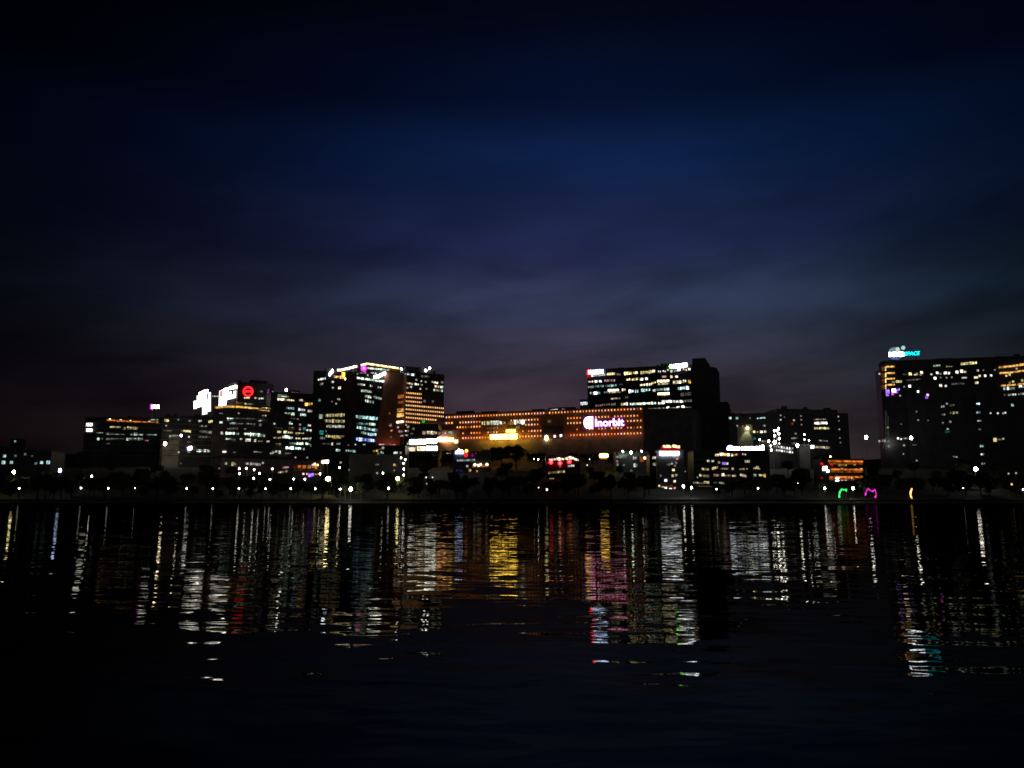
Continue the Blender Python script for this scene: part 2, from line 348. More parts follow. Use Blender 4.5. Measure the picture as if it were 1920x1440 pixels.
b.rows([(205.5, 786.5, 3, 'w', 2.2), (214, 788, 2, 'w', .6), (226, 788, 3, 'w', 1.6), (222, 790, 2, 'Y', 1), (244, 789.5, 3, 'W', 1.4), (280, 791, 3, 'w', 1.6), (294, 792, 2.6, 'w', 1.6),
        (206, 226, 801, 801, 4, 7, 'Y', .4), (231, 235, 803, 803, 4, 1, 'Y', .25), (238, 258, 802, 803, 5, 7, 'Y', .55), (181, 193, 812, 812, 3, 4, 'G', .25), (198, 233, 813, 814, 3, 11, 'G', .17),
        (245, 268, 814, 815, 4, 7, 'G', .35), (251, 257, 814, 814, 4, 1, 'G', 1.1), (264, 267, 815, 815, 3.5, 1, 'G', .6), (275, 293, 815, 815, 3, 5, 'C', .15), (288, 293, 815, 815, 3, 1, 'C', .45), (181, 193, 823, 823, 3, 4, 'G', .3), (182, 186, 823, 823, 4, 1, 'G', .9),
        (198, 233, 823, 823, 3, 11, 'G', .2), (237, 241, 823.5, 823.5, 4, 1, 'G', 1.1), (241, 268, 823, 823, 4, 8, 'G', .3), (282, 296, 787, 787, 2.6, 5, 'G', .25), (198, 205, 832, 832, 3, 2, 'P', .12), (272, 278, 826, 826, 2, 1, 'P', .15)])
s = Sign(b.pl, 290, 763, 'small pink and white sign on a mast above the long low office block', off=-8); s.posts([285, 295], 784, 768); s.panel([(281.5, 767), (286, 768), (286, 757.5), (282, 758)], 'M', 1.4, 'pink_end'); s.glyphs(285, 299, 762.5, 762.5, 7, 4, 'W', 4)
b.finish()
b = Bld('office_building', 'dark office wing under the white finned billboard, its left end lit by a floodlight', 304, 402, 780, 783, 670, 40, DARK, ledge=4.5)
b.block(314, 334, 814, .12, 6, PALE, 'floodlit_wall'); b.block(302, 318, 836, .14, 4, PALE, 'floodlit_wall')  # pale blocks on the dark wing put the floodlit patch into the colour
b.rows([(308, 317, 788, 789, 5, 3, 'Y', .45), (331, 336, 786, 786, 4, 2, 'C', .3), (354, 358, 789, 789, 3, 1, 'W', .22), (372, 378, 789.5, 789, 4, 2, 'W', .5), (390, 399, 791, 790, 5, 3, 'Y', .4),
        (310, 313, 798, 798, 3, 1, 'W', .2), (373, 381, 799, 799, 3, 2, 'W', .15), (384, 388, 799, 799, 2, 1, 'G', .15), (306, 322, 807, 808, 3, 5, 'W', .05), (340, 345, 808, 808, 4, 2, 'Y', .15), (344, 358, 807, 809, 5, 6, 'Y', .5), (374, 397, 808, 811, 5, 8, 'W', .09),
        (317, 334, 818, 816, 4, 6, 'W', .28), (371, 395, 819, 820, 4, 8, 'W', .06), (354.5, 819, 3, 'W', .35), (350, 362, 829, 829, 3, 4, 'W', .05), (349, 353, 841, 841, 6, 1, 'V', 1.3), (351, 357, 847, 847, 4, 2, 'C', .25),  # first row is the lit wall, put in as glowing panes
        (369, 378, 845, 845, 5.5, 3, 'G', .55), (378, 382, 845, 845, 3, 1, 'C', .15), (382, 386, 845, 845, 5, 1, 'W', .55), (388, 394, 845, 846, 5, 3, 'G', .5), (335, 848, 3, 'G', .35), (339, 869, 3, 'W', .12)])
s = Sign(b.pl, 356, 841, 'small white and violet lit sign low on the dark office wing beside the floodlight', 'wall_sign', off=.6); s.panel([(353, 844), (359.5, 843), (359.5, 836.5), (353, 838)], 'W', 5)
b.finish(); wing = b
s = Sign(b.pl, 380, 750, 'tall white lit billboard of vertical fins with a purple streak, left of the pair', 'billboard', off=-12); s.posts([372, 385, 392], 785, 760, .4)
for x0, x1, ya, yb in ((363, 369, 751.5, 766), (369, 375.6, 741.5, 763.5), (377, 382, 740.5, 762), (379.2, 383.4, 760, 777), (383.2, 388.6, 739.5, 776), (389.2, 395.2, 736, 771)):
    s.panel([(x0, yb + 1), (x1, yb), (x1, ya - .6), (x0, ya + .6)], 'W', 1.7, 'lit_fin')
s.panel([(373, 741.5), (390, 736.5), (390, 730.5), (386, 730.5), (373, 736.8)], 'W', 6, 'lit_beam'); s.panel([(387.6, 751), (389, 752), (390.6, 744), (390.6, 738), (387.4, 739)], 'V', .8, 'purple_streak', off=.5)
s = Sign(b.pl, 428, 742, 'white lit F-shaped billboard beside the red roundel, right of the pair', 'billboard', off=-14); s.posts([415, 440], 785, 755, .4)
s.panel([(409.8, 762.5), (424, 760), (425.5, 750), (444.5, 745), (444.5, 732.5), (438, 733.5), (438, 739), (434.2, 740), (434.2, 733.8), (428, 735.3), (428, 729), (418, 731), (411.5, 733)], 'W', 2.2, 'lit_panel')
s.panel([(418, 732.5), (445, 727.5), (445, 722.5), (441, 722.5), (418, 730)], 'W', 8, 'lit_beam', off=.5); s.panel([(412, 744), (417, 744), (417, 732.5), (412.5, 733)], 'P', .45, 'grey_pink_patch', off=.5)
s.panel([(411, 758), (413, 758), (413, 754), (411, 754)], 'V', 1.2, 'violet_patch', off=.5)
b = Bld('office_tower', 'dark upper office block carrying the red roundel', 446, 514, 717, 723, 700, 30, DARK)
b.rows([(458, 468, 746, 746, 3.2, 4, 'w', .8), (477, 482, 746, 746, 3.2, 2, 'P', .35), (485, 494, 747, 747, 3.4, 4, 'W', .6), (487, 493, 734, 734, 2.5, 4, 'W', .1), (499, 505, 732, 732, 4, 2, 'M', .18), (501, 506, 736, 736, 3, 2, 'V', .25), (512, 735, 3, 'W', .2), (509, 741, 2, 'W', .2)])
b.block(470, 500, 713, -4, 10, name='roof_plant'); b.finish()
s = Sign(b.pl, 465, 734, 'round red lit roundel with a crossbar beside the F-shaped billboard', 'wall_sign', off=1.0); s.ring(465, 734, 9.8, 7.0, 'R', 2.2); s.panel([(456, 735.6), (474, 735.6), (474, 731.6), (456, 731.6)], 'R', 1.6, 'crossbar')
s.panel([(458.5, 740.5), (471.5, 740.5), (469, 743), (461, 743)], 'R', .8, 'lower_arc'); s.panel([(460, 728.5), (470, 728.5), (468, 726.5), (462, 726.5)], 'R', .8, 'upper_arc')
b = Bld('office_building', 'wide office block below the red roundel with an orange curved roof edge', 400, 512, 763, 764, 655, 30, CONC, ledge=4.3)
b.strip([(403, 764.5), (412, 763.5), (426, 762), (445, 762.5), (462, 764), (482, 766.5), (505, 770)], 3.6, 'A', .45)
b.strip([(430, 763), (450, 763.6), (470, 765.5)], 1.8, 'S', .9)
b.rows([(426, 762, 3, 'w', 2), (471, 767, 2.4, 'w', 1.4), (397, 410, 743, 743, 3, 4, 'W', .25), (491, 508, 763.5, 766, 2.4, 5, 'Y', .5), (411, 417, 792, 792, 4, 2, 'G', .6), (425, 438, 785.5, 785.5, 4, 3, 'G', .7), (440, 500, 785, 787, 4, 16, 'W', .05),
        (430, 445, 794, 794, 3.6, 5, 'K', .22), (436, 440, 794, 794, 4, 1, 'K', .9), (446, 456, 795, 795, 3.6, 4, 'W', .12), (461, 478, 795, 796, 3.6, 6, 'W', .22), (486, 490, 797, 797, 4, 1, 'W', .22), (484, 490, 788.5, 788.5, 4, 2, 'W', .35), (491, 499, 778.5, 778.5, 4, 3, 'Y', .35),
        (425, 446, 804, 803, 3.4, 6, 'W', .07), (458, 462, 805, 805, 3, 1, 'W', .2), (423, 440, 813, 813, 6, 8, 'G', 1.0), (442, 448, 814, 814, 5, 2, 'C', .35), (457, 481, 814, 815, 6, 10, 'G', 1.5), (483, 487, 815.5, 815.5, 5, 1, 'G', 1.2), (487, 497, 816, 817, 5, 5, 'G', .3),
        (414, 418, 812, 812, 5, 1, 'W', .4), (423, 435, 823, 824, 5, 5, 'G', .65), (435, 441, 825, 825, 4, 3, 'C', .2), (450, 454, 824, 824, 4, 1, 'W', .5), (460, 470, 825, 825, 5, 4, 'W', .9), (476, 480, 826, 826, 4.4, 1, 'W', .6),
        (484, 492, 827, 827, 3, 4, 'Y', .12), (500, 505, 827, 827, 4, 1, 'W', .35), (411, 418, 775, 776, 3, 2, 'W', .15), (446, 449, 775, 775, 3, 1, 'W', .2), (438, 460, 755, 756, 5, 5, 'A', .06), (458, 476, 757, 758, 3, 5, 'G', .14), (417, 424, 846, 846, 4.6, 1, 'W', .85), (437, 442, 848, 848, 2, 1, 'W', .07),  # dim amber row is the tan wall, put in as glowing panes
        (476, 492, 847, 848, 3, 5, 'W', .12), (506, 520, 850, 846, 4.6, 4, 'W', .4), (522, 526, 848, 848, 6, 1, 'G', .4), (534, 546, 850, 850, 3, 3, 'W', .08)])
b.finish()
b = Bld('office_building', 'banded grey office block with many pale green windows, left of the dark twin tower', 508, 590, 737, 741, 660, 30, CONC, ledge=4.6)
b.block(540, 560, 732, -6, 12, name='roof_plant'); b.block(566, 588, 747, .4, 6, mat=DARK, name='balcony', bot=752)
b.rows([(520, 541, 741.5, 743, 4, 7, 'G', .5), (520, 534, 748, 749.5, 4.5, 2, 'w', 1.6), (534, 552, 749.5, 751.5, 4, 5, 'Y', .7), (561, 572, 750, 751, 4, 4, 'w', .55), (573, 583, 751, 751, 3, 4, 'w', .4), (571, 588, 758.5, 756, 5.5, 3, 'A', 1.1),
        (537, 552, 765, 766, 4.5, 6, 'C', .4), (559, 572, 767.5, 769, 4.5, 4, 'K', .8), (577, 588, 770.5, 771, 4.5, 4, 'W', .8), (534, 545, 774, 775, 4, 5, 'G', .22), (546, 552, 776, 776, 4.4, 1, 'G', .75), (562, 574, 777, 778, 4.4, 3, 'G', .8), (545, 560, 783, 786, 3, 5, 'W', .06),
        (542, 549, 793, 794, 4.4, 2, 'G', .65), (513, 516, 794, 794, 4, 1, 'G', .3), (577, 583, 797, 798, 4, 2, 'W', .9), (561, 564, 796, 796, 3, 1, 'W', .2), (541, 552, 803, 803, 4, 4, 'P', .15), (561, 564, 804, 804, 4, 1, 'P', .45), (568.5, 573, 804, 804, 4, 1, 'T', .5), (575, 586, 806, 807, 4.4, 3, 'W', .45), (512, 530, 802, 803, 3, 5, 'W', .09),
        (520, 528, 810, 810, 5, 3, 'Y', .45), (532, 538, 810.5, 810.5, 5, 1, 'Y', .85), (540, 549, 811, 812, 5, 3, 'Y', .5), (553, 570, 813, 813, 4, 6, 'Y', .4), (585, 589, 811, 813, 4, 1, 'W', .5), (513, 527, 821, 821, 4, 5, 'Y', .18), (529, 549, 819, 821, 5, 7, 'G', .6),
        (534, 540, 819, 819, 5, 1, 'K', 1), (554, 564, 822, 823, 4, 4, 'w', .8), (566, 578, 823, 823, 4, 3, 'W', .5), (580, 590, 824, 820, 5, 3, 'G', .5), (517, 527, 833, 833, 3.6, 4, 'Y', .2), (543, 556, 831, 832, 4, 4, 'C', .28), (556, 569, 832, 832, 5, 4, 'G', 1.3), (573, 580, 832, 833, 5, 3, 'G', 1.1),
        (582, 585, 835, 835, 4, 1, 'W', .35), (536, 550, 839.5, 840, 5, 5, 'G', 1.7), (553, 564, 840.5, 841, 5, 4, 'C', 1.5), (568, 571, 842, 842, 4, 1, 'W', .25), (545, 561, 735, 736, 2, 6, 'P', .08)])
b.finish()
# twin tower with stepped roof
b = Bld('office_tower', 'tall dark glass left half of the twin tower, its stepped roof edged in warm light', 588, 668, 697, 697, 640, 40, GLASS, YR=640)
b.block(668, 722, 684, .06, 40, GLASS, 'tower_bay'); b.block(690, 748, 690, -1.5, 30, DARK, 'tower_back'); b.block(647, 667, 700, .7, 3, dmat('dark_brown_cladding', (.09, .05, .045)), 'pier')
m = MB(b.o)
m.prism([b.pl.hit(704, 838, .3), b.pl.hit(750, 838, .3), b.pl.hit(757, 700, .3), b.pl.hit(722, 697, .3)], -b.pl.n * 20, BRICK); m.build('slanting_side_wall', b.root)
b.strip([(633, 694), (640, 694), (655, 690.5), (669, 687)], 3.2, 'w', 2.6, 'roof_light_strip', 1.4); b.strip([(677, 685.2), (688, 682.2)], 3, 'w', 2.4, 'roof_light_strip', 1.4); b.strip([(688.5, 682.3), (705, 684.5), (725, 687.5), (748, 691)], 3, 'A', 1.7, 'roof_light_strip', 1.4); b.strip([(690, 682.4), (718, 686), (748, 690.4)], 1.3, 'w', 2.2, 'roof_light_strip', 1.6)
b.strip([(701.5, 707), (709, 706), (723, 699.5)], 4.8, 'W', 5, 'diagonal_light_bar', 1.6); b.strip([(617.8, 702.5), (624.2, 695)], 6, 'K', 5, 'roof_floodlight', 1)
b.rows([(596, 611, 712, 709, 3.6, 6, 'W', .8), (599, 606, 721, 719, 4, 2, 'W', .22), (648, 655, 694.5, 694.5, 3, 1, 'B', .3), (660, 669, 696, 696, 3, 2, 'W', .12), (626, 634, 706, 707, 5, 4, 'A', 1.2), (634, 647, 706.5, 708.5, 5, 5, 'A', 1.0), (640.5, 646.5, 702, 702, 8, 1, 'S', 1.5), (647, 658.5, 710, 712, 5.5, 3, 'w', 2.2),
        (659, 722, 707, 715.5, 4.5, 24, 'G', .95), (689, 730, 690, 694, 3.5, 15, 'G', .75), (695, 706, 699, 700, 3.2, 4, 'W', .4), (674, 687, 699, 699, 3, 4, 'W', .1), (624, 716, 3.6, 'W', .5), (636.5, 727, 4.6, 'w', 1.1), (624, 727, 3, 'W', .3), (661.5, 720.5, 3.8, 'W', .7), (660.5, 662.5, 728, 728, 6, 1, 'W', .35), (689.5, 703.5, 3, 'W', .4), (670, 701, 2.4, 'W', .2),
        (671, 685, 720, 722, 3.4, 4, 'W', .35), (693, 699, 723, 724, 4, 2, 'W', .55), (708, 715, 726, 727, 4, 3, 'W', .6), (677, 697, 732, 735, 5, 6, 'G', .38), (684, 696, 742, 745, 5, 4, 'G', .4), (700, 716, 744, 748, 5, 6, 'G', .28), (684, 691, 751, 752, 5, 2, 'G', .6), (691, 701, 753, 754, 5, 4, 'G', .22),
        (597, 601, 750, 750, 4, 1, 'C', .3), (632, 638, 748, 749, 3, 2, 'W', .28), (622, 753, 2, 'P', .2), (630, 757, 2.6, 'W', .3), (598, 605, 781, 781, 8, 1, 'G', .22), (610, 646, 779, 778, 6.5, 18, 'Y', .3), (609, 646, 789, 790, 6.5, 18, 'Y', .3), (612, 646, 799, 800, 5.5, 15, 'W', .32),
        (610, 614, 805, 818, 5, 2, 'W', .15), (667, 708, 781, 785, 6.5, 14, 'C', .55), (669, 690, 794, 795, 4, 5, 'C', .2), (691, 704, 795, 796, 5, 3, 'G', .8), (669, 708, 801, 807, 5.5, 14, 'C', .42), (676, 690, 811, 813, 5, 4, 'C', .2), (690, 705, 814, 815, 6, 4, 'C', .7), (668, 703, 823, 826, 6.5, 11, 'B', .75), (672, 678, 824, 824, 6, 1, 'K', 1.3), (690, 703, 826, 826, 5, 3, 'K', .9),
        (599, 606, 812, 810, 7, 1, 'T', .22), (600, 609, 821, 822, 5, 3, 'G', .18), (610, 646, 818, 818, 4, 16, 'Y', .26), (623, 640, 821, 821, 3, 8, 'S', .2), (603, 622, 832, 832, 2.4, 5, 'W', .07), (621.5, 624, 832.5, 832.5, 5, 1, 'W', 1.1), (630, 638, 832, 832, 3.4, 3, 'G', .2), (666, 834, 3, 'K', .4), (683, 835, 5, 'K', .18), (710, 742, 833.6, 834.4, 3.2, 6, 'P', .6), (732, 797, 4.6, 'W', .6), (734, 808, 4, 'w', .5), (730, 775, 3, 'O', .3), (733, 820, 3, 'w', .25)])
b.strip([(746, 744), (757, 743)], 6, 'O', .3, 'amber_panel'); b.strip([(746, 755), (757, 754)], 5, 'O', .1, 'amber_panel'); b.strip([(745, 770), (757, 769)], 7, 'A', .28, 'amber_panel'); b.strip([(744.5, 779), (757, 778)], 7, 'A', .65, 'amber_panel'); b.strip([(743.5, 792), (757.5, 790)], 3.6, 'w', 2, 'amber_panel')
UP = (b, 708, 835, 745, 836)
s = Sign(b.pl, 682, 691, 'round magenta lit logo at the roof corner of the twin tower', 'wall_sign', off=2.6); s.disc(682, 691, 5.6, 'M', 1.6); s.disc(682.5, 690.5, 2.4, 'p', 1.6, 'logo_mark', off=.5)
b.finish()
b = Bld('office_tower', 'right half of the twin tower, its lower floors a grid of warm dots', 757, 833, 699, 704, 690, 35, DARK)
b.block(757, 796, 688, -2, 20, DARK, 'roof_plant'); b.block(796, 816, 694, -2, 20, DARK, 'roof_plant')
for k, (y0, xe) in enumerate(((736.5, 791), (744.2, 791), (752, 791), (759.6, 833), (767.2, 833), (774.9, 833), (782.5, 819), (790.6, 787))):
    x = 762.0
    while x < xe:
        if not 791.5 < x < 793: b.one(x, y0 + (x - 762) * .088, 1.45, 2.7, 'a', random.uniform(.8, 1.5), .5, 'window', False)
        x += 3.45
b.rows([(759, 778, 701, 703, 5, 4, 'C', .2), (765.5, 701, 3, 'K', .8), (774, 702.5, 4, 'K', 1.5), (790, 805, 705, 706, 4, 4, 'W', .1), (762, 775, 718, 720, 3.6, 4, 'w', .8), (778, 786, 720, 721, 3.6, 2, 'w', .9), (787, 793, 721, 722, 3, 2, 'W', .22),
        (813, 822, 717, 718, 4, 2, 'w', 1.1), (815, 825, 724, 725, 4, 2, 'w', .55), (826, 831, 725.5, 726, 4, 1, 'G', .8), (813, 831, 731, 733, 4.4, 5, 'G', .25), (770.5, 725.5, 3.4, 'W', .55), (764, 727, 3, 'W', .25), (788, 729, 2.8, 'W', .4), (781, 712, 3, 'W', .3), (790, 714.5, 2.6, 'W', .35), (798, 716, 3, 'W', .2), (811, 716, 2.4, 'W', .3), (829, 717, 4, 'W', .12), (800, 729, 3, 'w', .15),
        (796, 752, 4, 'W', .1), (812, 753, 4, 'P', .08), (750, 701, 5, 'T', .03)])
b.finish(); tw = b
TOWERWASH = 1
b = Bld('office_building', 'low rounded building with two blazing bands of white windows, in front of the dotted tower', 762, 822, 797, 797, 630, 30, DARK, YR=630)
m = MB(b.o); m.prism([b.pl.hit(822, 845, 0), b.pl.hit(840, 845, -2), b.pl.hit(859, 845, -9), b.pl.hit(859, 845, -25), b.pl.hit(822, 845, -25)], Vector((0, 0, b.pl.hit(822, 806).z - b.pl.hit(822, 845).z)), PINKW); m.build('rounded_wing', b.root)
b.rows([(767.5, 780.6, 829.5, 828, 9, 1, 'W', 3.6), (782, 798.4, 828.5, 828, 9, 1, 'w', 4.0), (799.5, 819, 827.5, 827, 8, 1, 'W', 5), (820, 838.5, 824, 824, 8, 1, 'a', 4.0), (839.5, 850.5, 824.5, 824.5, 7, 1, 'A', 3.2), (851, 859, 826, 829, 7, 1, 'Y', 1.3), (763, 766, 832, 832, 4, 1, 'W', .25),
        (767.5, 779, 842, 842, 7.5, 1, 'w', .7), (782, 797.5, 841, 841, 8, 1, 'w', 1.5), (799, 820, 840.5, 840.5, 8, 1, 'W', 2.6), (764, 840, 5, 'K', 1.6), (753, 838, 5, 'W', .18), (792, 798, 811, 812, 6, 1, 'P', .2), (800, 819, 811, 812, 6, 5, 'w', .5), (821, 838, 812, 812, 6, 7, 'P', .4), (840, 849, 811, 812, 5, 4, 'G', .25),
        (747, 755, 809, 809, 4, 2, 'P', .2), (759, 767, 808, 808, 4, 2, 'w', .5), (750, 757, 817, 817, 3.6, 3, 'W', .25), (759, 765, 816, 816, 3.6, 3, 'W', .25), (769, 775, 813, 813, 3, 2, 'W', .15), (746, 801, 3, 'W', .3), (765, 800, 4, 'W', .25), (762, 797, 3, 'w', .6), (775, 804, 4, 'Y', .1), (794, 790, 5, 'N', .3)])
b.finish()
# ------------------------------------------------------------------ the mall
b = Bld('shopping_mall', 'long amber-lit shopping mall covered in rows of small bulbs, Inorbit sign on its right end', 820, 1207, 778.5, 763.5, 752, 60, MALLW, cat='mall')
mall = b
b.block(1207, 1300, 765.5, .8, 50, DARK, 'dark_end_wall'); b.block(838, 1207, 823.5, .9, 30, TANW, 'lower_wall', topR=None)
b.block(1016, 1056, 799, 1.2, 8, DARK, 'entrance_frame', bot=822)
for x0, x1, y in ((858, 890, 771.5), (1000, 1022, 768), (1030, 1082, 764.5), (905, 935, 772)): b.block(x0, x1, y, -14, 10, DARK, 'roof_plant', bot=790)
def seg(x, segs): return any(a <= x <= c for a, c in segs)
rws = [((782.4, 766.3), [(834, 1207)]), ((793.2, 778.8), [(821, 852), (862, 902), (955, 1012), (1059, 1093), (1113, 1141), (1151, 1200)]), ((802, 788.3), [(855, 900), (983, 1012), (1059, 1093), (1176, 1207)]),
       ((813.4, 801), [(855, 858), (864, 872), (880, 900), (912, 934), (952, 972), (978, 982), (990, 1016), (1065, 1069), (1078, 1087), (1095, 1112), (1120, 1136), (1143, 1168), (1176, 1207)]), ((822.2, 812), [(855, 858), (865, 918), (972, 1016), (1065, 1207)])]
L = (b.b - b.a).length; p0 = b.pl
def pxof(p):
    d = p - CAM; yy = d.y * CP + d.z * SP; return 960 + FPX * d.x / yy
nb = int(L / 2.86)
for (yl, yr), segs in rws:
    for k in range(nb):
        q = b.a + p0.u * (1.2 + k * 2.86); x = pxof(Vector((q.x, q.y, 60)))
        if seg(x, segs): b.one(x, yl + (yr - yl) * (x - 838) / (1204 - 838), 1.6, 2.8, random.choice('aaaPOO'), random.uniform(.9, 1.7) * (1 if random.random() > .04 else .15), 1.0, 'bulb', False)
b.rows([(903, 920, 793.5, 793, 7.5, 5, 'Y', .3), (920, 940, 793, 792.5, 8, 6, 'W', .75), (940, 964, 793, 793, 7, 6, 'A', .16), (964, 984, 791.5, 791.5, 8, 6, 'G', 1.1), (912, 935, 803, 802, 5, 6, 'A', .12), (950, 975, 801, 801, 6, 6, 'A', .12), 
        (1026, 1034, 790, 790, 6, 2, 'w', .05)])
b.one(1040, 818, 4, 5, 'W', .8, 1.6); b.one(1052, 817, 4.6, 4.6, 'K', 1.2, 1.6)
b.finish(95)
def wash(bl, x0, y0, x1, y1, off, w, energy, col, tilt):  # area light added to brighten a wall that carries bulbs, lamps and signs
    a, c = bl.pl.hit(x0, y0, off), bl.pl.hit(x1, y1, off); ld = bpy.data.lights.new('added_wall_wash', 'AREA'); ld.shape = 'RECTANGLE'; ld.size = (c - a).length; ld.size_y = w; ld.energy = energy; ld.color = col
    o = bpy.data.objects.new('added_wall_wash', ld); link(o, bl.root); m_ = (a + c) / 2; o.location = m_ - bl.o
    d = (-bl.pl.n * math.cos(tilt) + Vector((0, 0, math.sin(tilt)))).normalized(); xa = (c - a).normalized(); za = -d; ya = za.cross(xa); za = xa.cross(ya)
    o.rotation_euler = Matrix((xa, ya, za)).transposed().to_euler()
wash(mall, 840, 824, 1205, 815, 3.5, .3, 950, (1, .11, .02), .95); wash(mall, 840, 822, 1205, 813, 4, .3, 850, (1, .4, .2), -.6)
wash(UP[0], 708, 836, 744, 836, 6, .5, 260, (1, .33, .18), .7); wash(tw, 757, 792, 832, 795, 4, .4, 400, (1, .4, .12), .8)
wash(mall, 900, 824, 990, 821, 7, 1, 1700, (1, .6, .03), -.3)
s = Sign(b.pl, 1130, 793, 'large white Inorbit sign with a striped half-round logo on the mall wall', 'mall_sign', off=1.0)
s.text('Inorbit', 1116, 1170, 799.2, 785.0, 'p', 2.6, slope=-1.3, bold=.02); s.text('Inorbit', 1115, 1171, 800.2, 784.2, 'V', .22, slope=-1.3, bold=.10, name='halo_letters', off=-.6, th=.3)  # violet copy puts in the halo round the letters as a glowing shape
half = [(1101.5, 781.6), (1098, 783.5), (1095.4, 787.5), (1094.6, 792), (1095.4, 797), (1098, 801.5), (1101.5, 803.5)]
s.panel(half, 'a', 3.2, 'logo_half_disc'); s.panel([(1102.4, 803.8), (1106.6, 803.8), (1106.6, 781.2), (1102.4, 781.2)], 'P', 2.7, 'logo_bar'); s.panel([(1107.4, 804), (1112, 804), (1112, 781), (1107.4, 781)], 'p', 2.7, 'logo_bar')
s.panel([(1093, 805), (1113, 805), (1113, 780), (1093, 780)], 'V', .12, 'halo_backing', off=-.5, th=.2)  # halo round the logo put in as a faintly glowing panel
s = Sign(b.pl, 938, 818, 'glowing yellow sign low in the middle of the mall wall', 'mall_sign', off=1.6)
s.glyphs(919.5, 953, 819.2, 818.4, 8.6, 7, 'S', 12, .1); s.glyphs(954.5, 970, 818.4, 817.8, 8.8, 3, 'S', 13, .1); s.glyphs(949, 966.5, 808.3, 808, 5, 5, 'S', 3.2)
s.panel([(919, 825), (970, 824), (970, 813), (919, 814)], TANW, 0, 'backing', off=-.5, th=.3)
s = Sign(b.pl, 1024.5, 821, 'egg-shaped white light at the foot of the mall wall', 'wall_lamp', off=2, cat='lamp'); s.disc(1024.5, 821, 3.0, 'Y', 3.1, 'egg_lens', ry=5)
s = Sign(b.pl, 1047, 769, 'row of small white lights on the mall roof, left of the dark office tower', 'rooftop_sign', off=-6)
for k in range(9): s.panel([(1019 + k * 3, 773 - k * .35), (1021.4 + k * 3, 773 - k * .35), (1021.8 + k * 3, 769.6 - k * .35), (1019.4 + k * 3, 769.6 - k * .35)], 'W', .9, 'roof_light')
for k in range(7): s.panel([(1054 + k * 3, 769 + k * .4), (1056.2 + k * 3, 769 + k * .4), (1056.2 + k * 3, 766.6 + k * .4), (1054 + k * 3, 766.6 + k * .4)], 'P', .45, 'roof_light')
